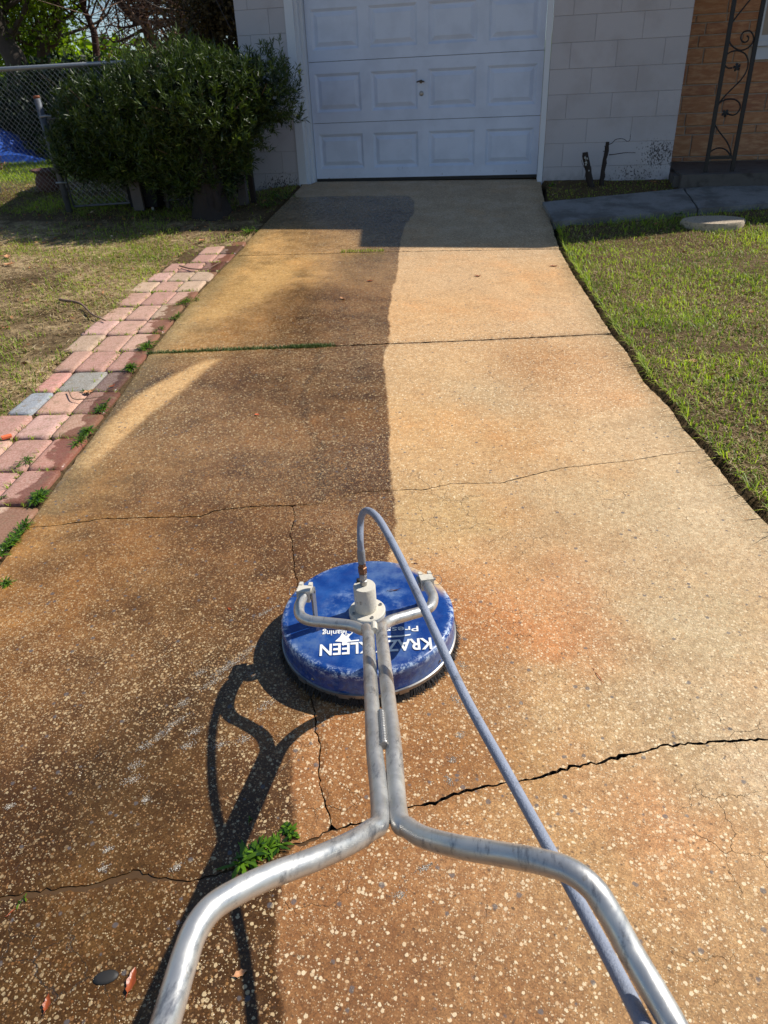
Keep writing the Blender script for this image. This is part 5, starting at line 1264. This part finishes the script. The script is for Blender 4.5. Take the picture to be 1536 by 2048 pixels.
for z_ in (1.32, .75): MB().tube([(-4.70+.0*z_, 6.885, z_), (-4.64, 6.88, z_+.004), (-4.60, 6.91, z_)], .009, 8).build('hinge', M['galv'], gt)
ga = empty('chain_link_gate', (-4.57, 6.93, .5)); tag(ga, 'low chain link gate with pipe frame behind the bush, right of the leaning post', 'gate')
q0 = np.array([-4.60, 6.94]); q1 = np.array([-3.25, 7.36])
MB().tube([(q0[0], q0[1], .53), (q0[0]-.06, q0[1], 1.30), (q1[0], q1[1], 1.30), (q1[0], q1[1], .55), (q0[0], q0[1], .53)], .011, 10).build('gate_frame', M['galvshade'], ga, smooth=True)
chainlink(ga, q0, q1, .54, .57, 1.29, 1.29, .06, .0015)
# old posts and boards behind the bush
def board(px0, px1, Y_, w_, d_, z1, mat, label, cat='post', lean=0.):
    b = aty(px0[0], px0[1], Y_); rt = MB().box(-w_/2, w_/2, -d_/2, d_/2, -.05, z1-b[2]); rt.V = [(v[0]+lean*max(v[2], 0), v[1], v[2]) for v in rt.V]
    me = mesh(cat.replace(' ', '_'), rt.V, rt.F); me.materials.append(M[mat]); o = bpy.data.objects.new(('fence_post' if cat == 'post' else 'board'), me); C.objects.link(o); o.location = b; tag(o, label, cat)
board((278, 410), None, 7.02, .11, .03, 1.2, 'wood', 'wide grey board standing under the left half of the bush', 'board', -.03)
board((255, 395), None, 7.30, .035, .03, 1.2, 'wood', 'thin dark post under the left end of the bush', 'post', -.03)
board((305, 410), None, 7.08, .022, .022, 1.2, 'galv', 'thin pale pipe standing beside the wide grey board under the bush', 'post', -.03)
board((336, 412), None, 7.22, .03, .03, 1.2, 'wood', 'thin dark post right of the black bin under the bush', 'post', -.02)
board((488, 402), None, 7.27, .09, .05, 1.3, 'wood', 'thick grey post under the right end of the bush near the wall', 'post', -.02)
board((508, 400), None, 7.34, .05, .04, 1.3, 'deadwood', 'narrow dark post leaning beside the block wall under the bush', 'post', -.04)
bn = empty('rubbish_bin', (-3.9, 7.25, .5)); tag(bn, 'black plastic bin in the shade behind the bush', 'bin')
m = MB(); s1_ = [(-.17, -.17), (.17, -.17), (.17, .17), (-.17, .17)]; V = [(x*.85-3.9, y*.85+7.20, .50) for x, y in s1_]+[(x-3.9, y+7.20, 1.12) for x, y in s1_]; m.add(V, [(0, 3, 2, 1), (0, 1, 5, 4), (1, 2, 6, 5), (2, 3, 7, 6), (3, 0, 4, 7)]); m.build('body', M['bin'], bn)
MB().box(-4.09, -3.71, 7.01, 7.39, 1.12, 1.16).build('lid', M['bin'], bn)

# iron pot
pt = gp(97, 385); pb = aty(100, 386, 7.80)
m = MB().lathe([(.075, .0), (.12, .03), (.145, .09), (.14, .15), (.115, .195), (.120, .205), (.165, .235), (.168, .245), (.150, .245), (.105, .20), (.12, .1), (.0, .06)], 36, cap=False)
o = m.build('garden_pot', M['pot'], smooth=True); o.location = (pb[0]+.02, 7.80, .565); o.rotation_euler = (.03, .06, 0); tag(o, 'dark rust brown round pot with flared rim standing behind the gate post', 'pot')

# ================================================================== background
# blue tarp heap
V = []; nx2, ny2 = 34, 14
for j_ in range(ny2+1):
    for i in range(nx2+1):
        u_, v_ = i/nx2, j_/ny2; x = -11.9+3.6*u_; y = 11.9+1.8*v_
        hgt = .60+.68*math.sin(math.pi*min(1, v_*1.0))**.6*(1-sstep(.45, 1., u_))+.06*math.sin(9*u_+4*v_)+.05*math.sin(17*u_-9*v_)
        V.append((x, y, float(hgt) if 0 < v_ < 1 else .58))
F = [(j_*(nx2+1)+i, j_*(nx2+1)+i+1, (j_+1)*(nx2+1)+i+1, (j_+1)*(nx2+1)+i) for j_ in range(ny2) for i in range(nx2)]
o = MB().add(V, F).build('tarp_heap', M['tarp']); tag(o, 'crumpled blue tarp covering a heap beyond the fence at the left', 'tarp')
V = [(x-.6+.6*math.cos(i)*0, y, z) for i, (x, y, z) in enumerate([])]
m = MB(); nn_ = 12
Vv = []
for j_ in range(6):
    for i in range(nn_+1):
        u_, v_ = i/nn_, j_/5; Vv.append((-7.75+1.5*u_, 12.2+.6*v_, .60+.14*math.sin(math.pi*v_)*(.6+.4*math.sin(7*u_))*math.sin(math.pi*u_)))
m.add(Vv, [(j_*(nn_+1)+i, j_*(nn_+1)+i+1, (j_+1)*(nn_+1)+i+1, (j_+1)*(nn_+1)+i) for j_ in range(5) for i in range(nn_)])
o = m.build('tarp', M['tarp']); tag(o, 'small flat blue tarp on the grass seen behind the gate post', 'tarp')
# dry bush
def twig_cloud(name, label, cat, c, s, n, mat, leafmat, nleaf, leafL=.05, trunk=.02, group=None, kind=None):
    rt = empty(name, tuple(c)); tag(rt, label, cat, group); c = np.array(c, float); s = np.array(s, float); m = MB()
    for i in range(n):
        a = rng.uniform(0, 6.28); e = rng.uniform(.2, 1.4); tip = c+np.array([math.cos(a)*math.cos(e)*s[0], math.sin(a)*math.cos(e)*s[1], s[2]*(.4+.6*math.sin(e))])*rng.uniform(.6, 1.05)
        mid = (c*1.2+tip*.8)/2+rng.normal(size=3)*.12*s; mid[2] = max(mid[2], c[2]); P = catmull([c, mid, tip], 4); m.tube(P, np.linspace(trunk, trunk*.15, len(P)), 4, cap=False)
    m.build('branches', M[mat], rt)
    if nleaf:
        u_ = rng.normal(size=(nleaf, 3)); u_ /= np.linalg.norm(u_, axis=1)[:, None]; u_[:, 2] = np.abs(u_[:, 2]); q = c+u_*s*rng.uniform(.3, 1.05, nleaf)[:, None]
        leaves('foliage', q, rng.normal(size=(nleaf, 3)), rng.uniform(.6, 1.2, nleaf)*leafL, leafL*.45, M[leafmat], rt)['kind'] = 'stuff'
    return rt
twig_cloud('dry_bush', 'dry brown bush in front of the blue tarp at the left border', 'bush', (-8.35, 10.2, .58), (.55, .5, .55), 60, 'twig', 'brownleaf', 900, .07, .008)
# trees
def tree(name, label, base, H_, lean, r0, spread, barkm, leafm, nclump, per_, leafL, crown, trunk_pts=None, bare=0, seed=0):
    """crown = (cx,cy,cz, rx,ry,rz) list; limbs reach into the clumps"""
    rg = np.random.default_rng(seed); base = np.array(base, float)
    rt = empty(name, tuple(base)); tag(rt, label, 'tree'); m = MB(); P = catmull(trunk_pts if trunk_pts is not None else [base+[0, 0, -.1], base+np.array([lean[0]*.3, lean[1]*.3, H_*.3]), base+np.array([lean[0]*.7, lean[1]*.7, H_*.65]), base+np.array([lean[0], lean[1], H_])], 6)
    m.tube(P, np.linspace(r0, r0*.3, len(P)), 9); clumps = []
    for c in crown:
        k = max(3, int(nclump*c[3]*c[5]/sum(q[3]*q[5] for q in crown)))
        u_ = rg.normal(size=(k, 3)); u_ /= np.linalg.norm(u_, axis=1)[:, None]; clumps.append(np.array(c[:3])+u_*np.array(c[3:])*rg.uniform(.25, 1., k)[:, None]**.7)
    clumps = np.vstack(clumps)
    for i, cp in enumerate(clumps):
        if i % 2 and not bare: continue
        j_ = int(np.clip(rg.uniform(.25, .95)*len(P), 1, len(P)-1)); s = P[j_]
        if np.linalg.norm(cp-s) > 5: continue
        mid = (s+cp)/2+rg.normal(size=3)*.12*np.linalg.norm(cp-s); Q = catmull([s, mid, cp], 4); m.tube(Q, np.linspace(r0*.30*(1-.5*j_/len(P)), .008, len(Q)), 5, cap=False)
        for _ in range(bare):
            t0 = Q[rg.integers(3, len(Q))]; t1 = t0+rg.normal(size=3)*np.array([.5, .5, .45]); t2 = t1+rg.normal(size=3)*.3; m.tube([t0, t1, t2], [.010, .006, .003], 3, cap=False)
    m.build('trunk', M[barkm], rt, smooth=True)
    if per_:
        n = len(clumps)*per_; ci = np.repeat(clumps, per_, 0)+rg.normal(size=(n, 3))*np.array([.26, .26, .17])*spread
        rn = np.clip(np.repeat(rg.random(len(clumps)), per_)*.6+rg.random(n)*.4, 0, 1)
        leaves('crown', ci, rg.normal(size=(n, 3))+[0, 0, -.2], rg.uniform(.6, 1.3, n)*leafL, leafL*.55, M[leafm], rt, rn)['kind'] = 'stuff'
    return rt
def q(px, py, Y_): return aty(px, py, Y_)
def b0(px, Y_): p = aty(px, 300, Y_); return np.array([p[0], p[1], .58])
tree('oak_tree', 'dark leaning oak with forked trunk at the far left behind the fence', b0(25, 15), 5, (0, 0), .26, 1., 'bark', 'oak', 80, 130, .10,
     [(*q(0, -40, 15), 1.6, 1.5, .9), (*q(60, 30, 16), 1.0, 1., .5), (*q(10, 100, 17), .9, 1., .5), (*q(-80, -160, 15), 2.4, 2., 1.4)], [b0(30, 15)+[0, 0, -.1], q(38, 150, 15), q(14, 90, 15), q(-6, 40, 15), q(-20, -60, 15), q(-10, -200, 15)], seed=1)
tree('oak_tree', 'green oak with a forked dark trunk rising left of the bush top', b0(88, 17), 5, (0, 0), .17, 1., 'bark', 'oak', 90, 120, .10,
     [(*q(95, -5, 17), .8, 1.2, .5), (*q(50, 60, 17.5), .8, 1., .6), (*q(80, -120, 17), 2.2, 2., 1.2)], [b0(88, 17)+[0, 0, -.1], q(88, 125, 17), q(92, 95, 17), q(112, 72, 17), q(116, 20, 17), q(118, -60, 17), q(110, -200, 17)], seed=2)
tree('thin_tree', 'thin reddish trunk with few leaves standing against the blue sky', b0(198, 16), 5, (0, 0), .085, .8, 'barkred', 'oak', 26, 90, .09,
     [(*q(150, -40, 16), .9, .9, .5), (*q(140, -220, 16), 1.8, 1.5, 1.1)], [b0(205, 16)+[0, 0, -.1], q(192, 95, 16), q(182, 50, 16), q(165, 8, 16), q(150, -60, 16), q(150, -220, 16)], bare=2, seed=3)
tree('bare_tree', 'leaning bare tree with long pale twigs above the middle of the bush', b0(330, 15), 5, (0, 0), .12, .8, 'barkred', 'brownleaf', 50, 16, .08,
     [(*q(250, 20, 15.5), 1.0, 1., .8), (*q(330, 10, 15), 1.0, 1., .8), (*q(260, -160, 15), 2.0, 1.5, 1.0)], [b0(330, 15)+[0, 0, -.1], q(300, 75, 15), q(268, 35, 15), q(238, 0, 15), q(215, -50, 15), q(200, -160, 15)], bare=5, seed=4)
tree('bare_tree', 'tangled brown bare tree between the leaning tree and the house', b0(400, 13), 5, (0, 0), .10, .8, 'twig', 'brownleaf', 80, 22, .08,
     [(*q(370, 40, 13), .9, .9, .8), (*q(410, 0, 13), .9, .9, .9), (*q(390, -160, 13), 1.6, 1.4, 1.0)], None, bare=7, seed=5)
tree('cedar_tree', 'dark brown green cedar crowding the corner of the house wall', b0(450, 11.5), 4.2, (0, 0), .10, .8, 'bark', 'cedar', 70, 110, .07,
     [(*q(440, 60, 11.5), .42, .6, .55), (*q(445, -20, 11.5), .5, .6, .7), (*q(440, 180, 11.5), .5, .6, .5)], None, seed=6, bare=2)
twig_cloud('hedge', 'dark evergreen hedge behind the chain link fence at the left', 'hedge', (-8.3, 13.4, .6), (2.3, .9, 1.55), 30, 'bark', 'darkleaf', 20000, .13, .03)
twig_cloud('hedge', 'tall dark evergreen hedge behind the bush, left of the house', 'hedge', (-5.4, 14.6, .6), (2.0, .9, 1.0), 30, 'bark', 'darkleaf', 12000, .13, .03)
twig_cloud('shrub', 'bright green shrub beyond the hedge at the far left', 'shrub', (-13.2, 18, .6), (3.2, 1.5, 3.0), 30, 'bark', 'oak', 12000, .15, .03)
# far wood
n = 26000; xx = rng.uniform(-60, 25, n); yy = rng.uniform(38, 46, n); top_ = 2.8+1.1*noise2(xx*.25, yy*.2, 1.); zz = .5+rng.random(n)**.8*np.maximum(top_, .8)
tag(leaves('far_wood', np.column_stack([xx, yy, zz]), rng.normal(size=(n, 3)), rng.uniform(.4, .9, n), .35, M['oak']), 'distant green wood beyond the back yard', 'wood', kind='stuff')
# power line
P = [aty(115, 40, 24)+np.array([-14, 0, .7])]+[aty(115+60*i, 37+2*abs(i-2)*.0, 24) for i in range(6)]+[aty(430, 36, 24)+np.array([10, 0, .7])]
o = MB().tube(catmull(P, 4), .009, 5).build('power_line', M['black']); tag(o, 'thin dark power line crossing the sky between the trees', 'cable')

# ------------------------------------------------------------------ repeats share a group
GR = {'weed': 'weeds along the drive edge, cracks and wall foot', 'leaf': 'dead leaves lying on the ground', 'tree': 'trees beyond the back fence', 'post': 'posts by the bush', 'twig': 'fallen twigs by the pavers', 'stump': 'dead stumps at the block wall', 'hedge': 'evergreen hedges behind the fence', 'tarp': 'blue tarps in the back yard'}
for o in bpy.data.objects:
    if o.parent is None and o.get('category') in GR and not o.get('group'): o['group'] = GR[o['category']]
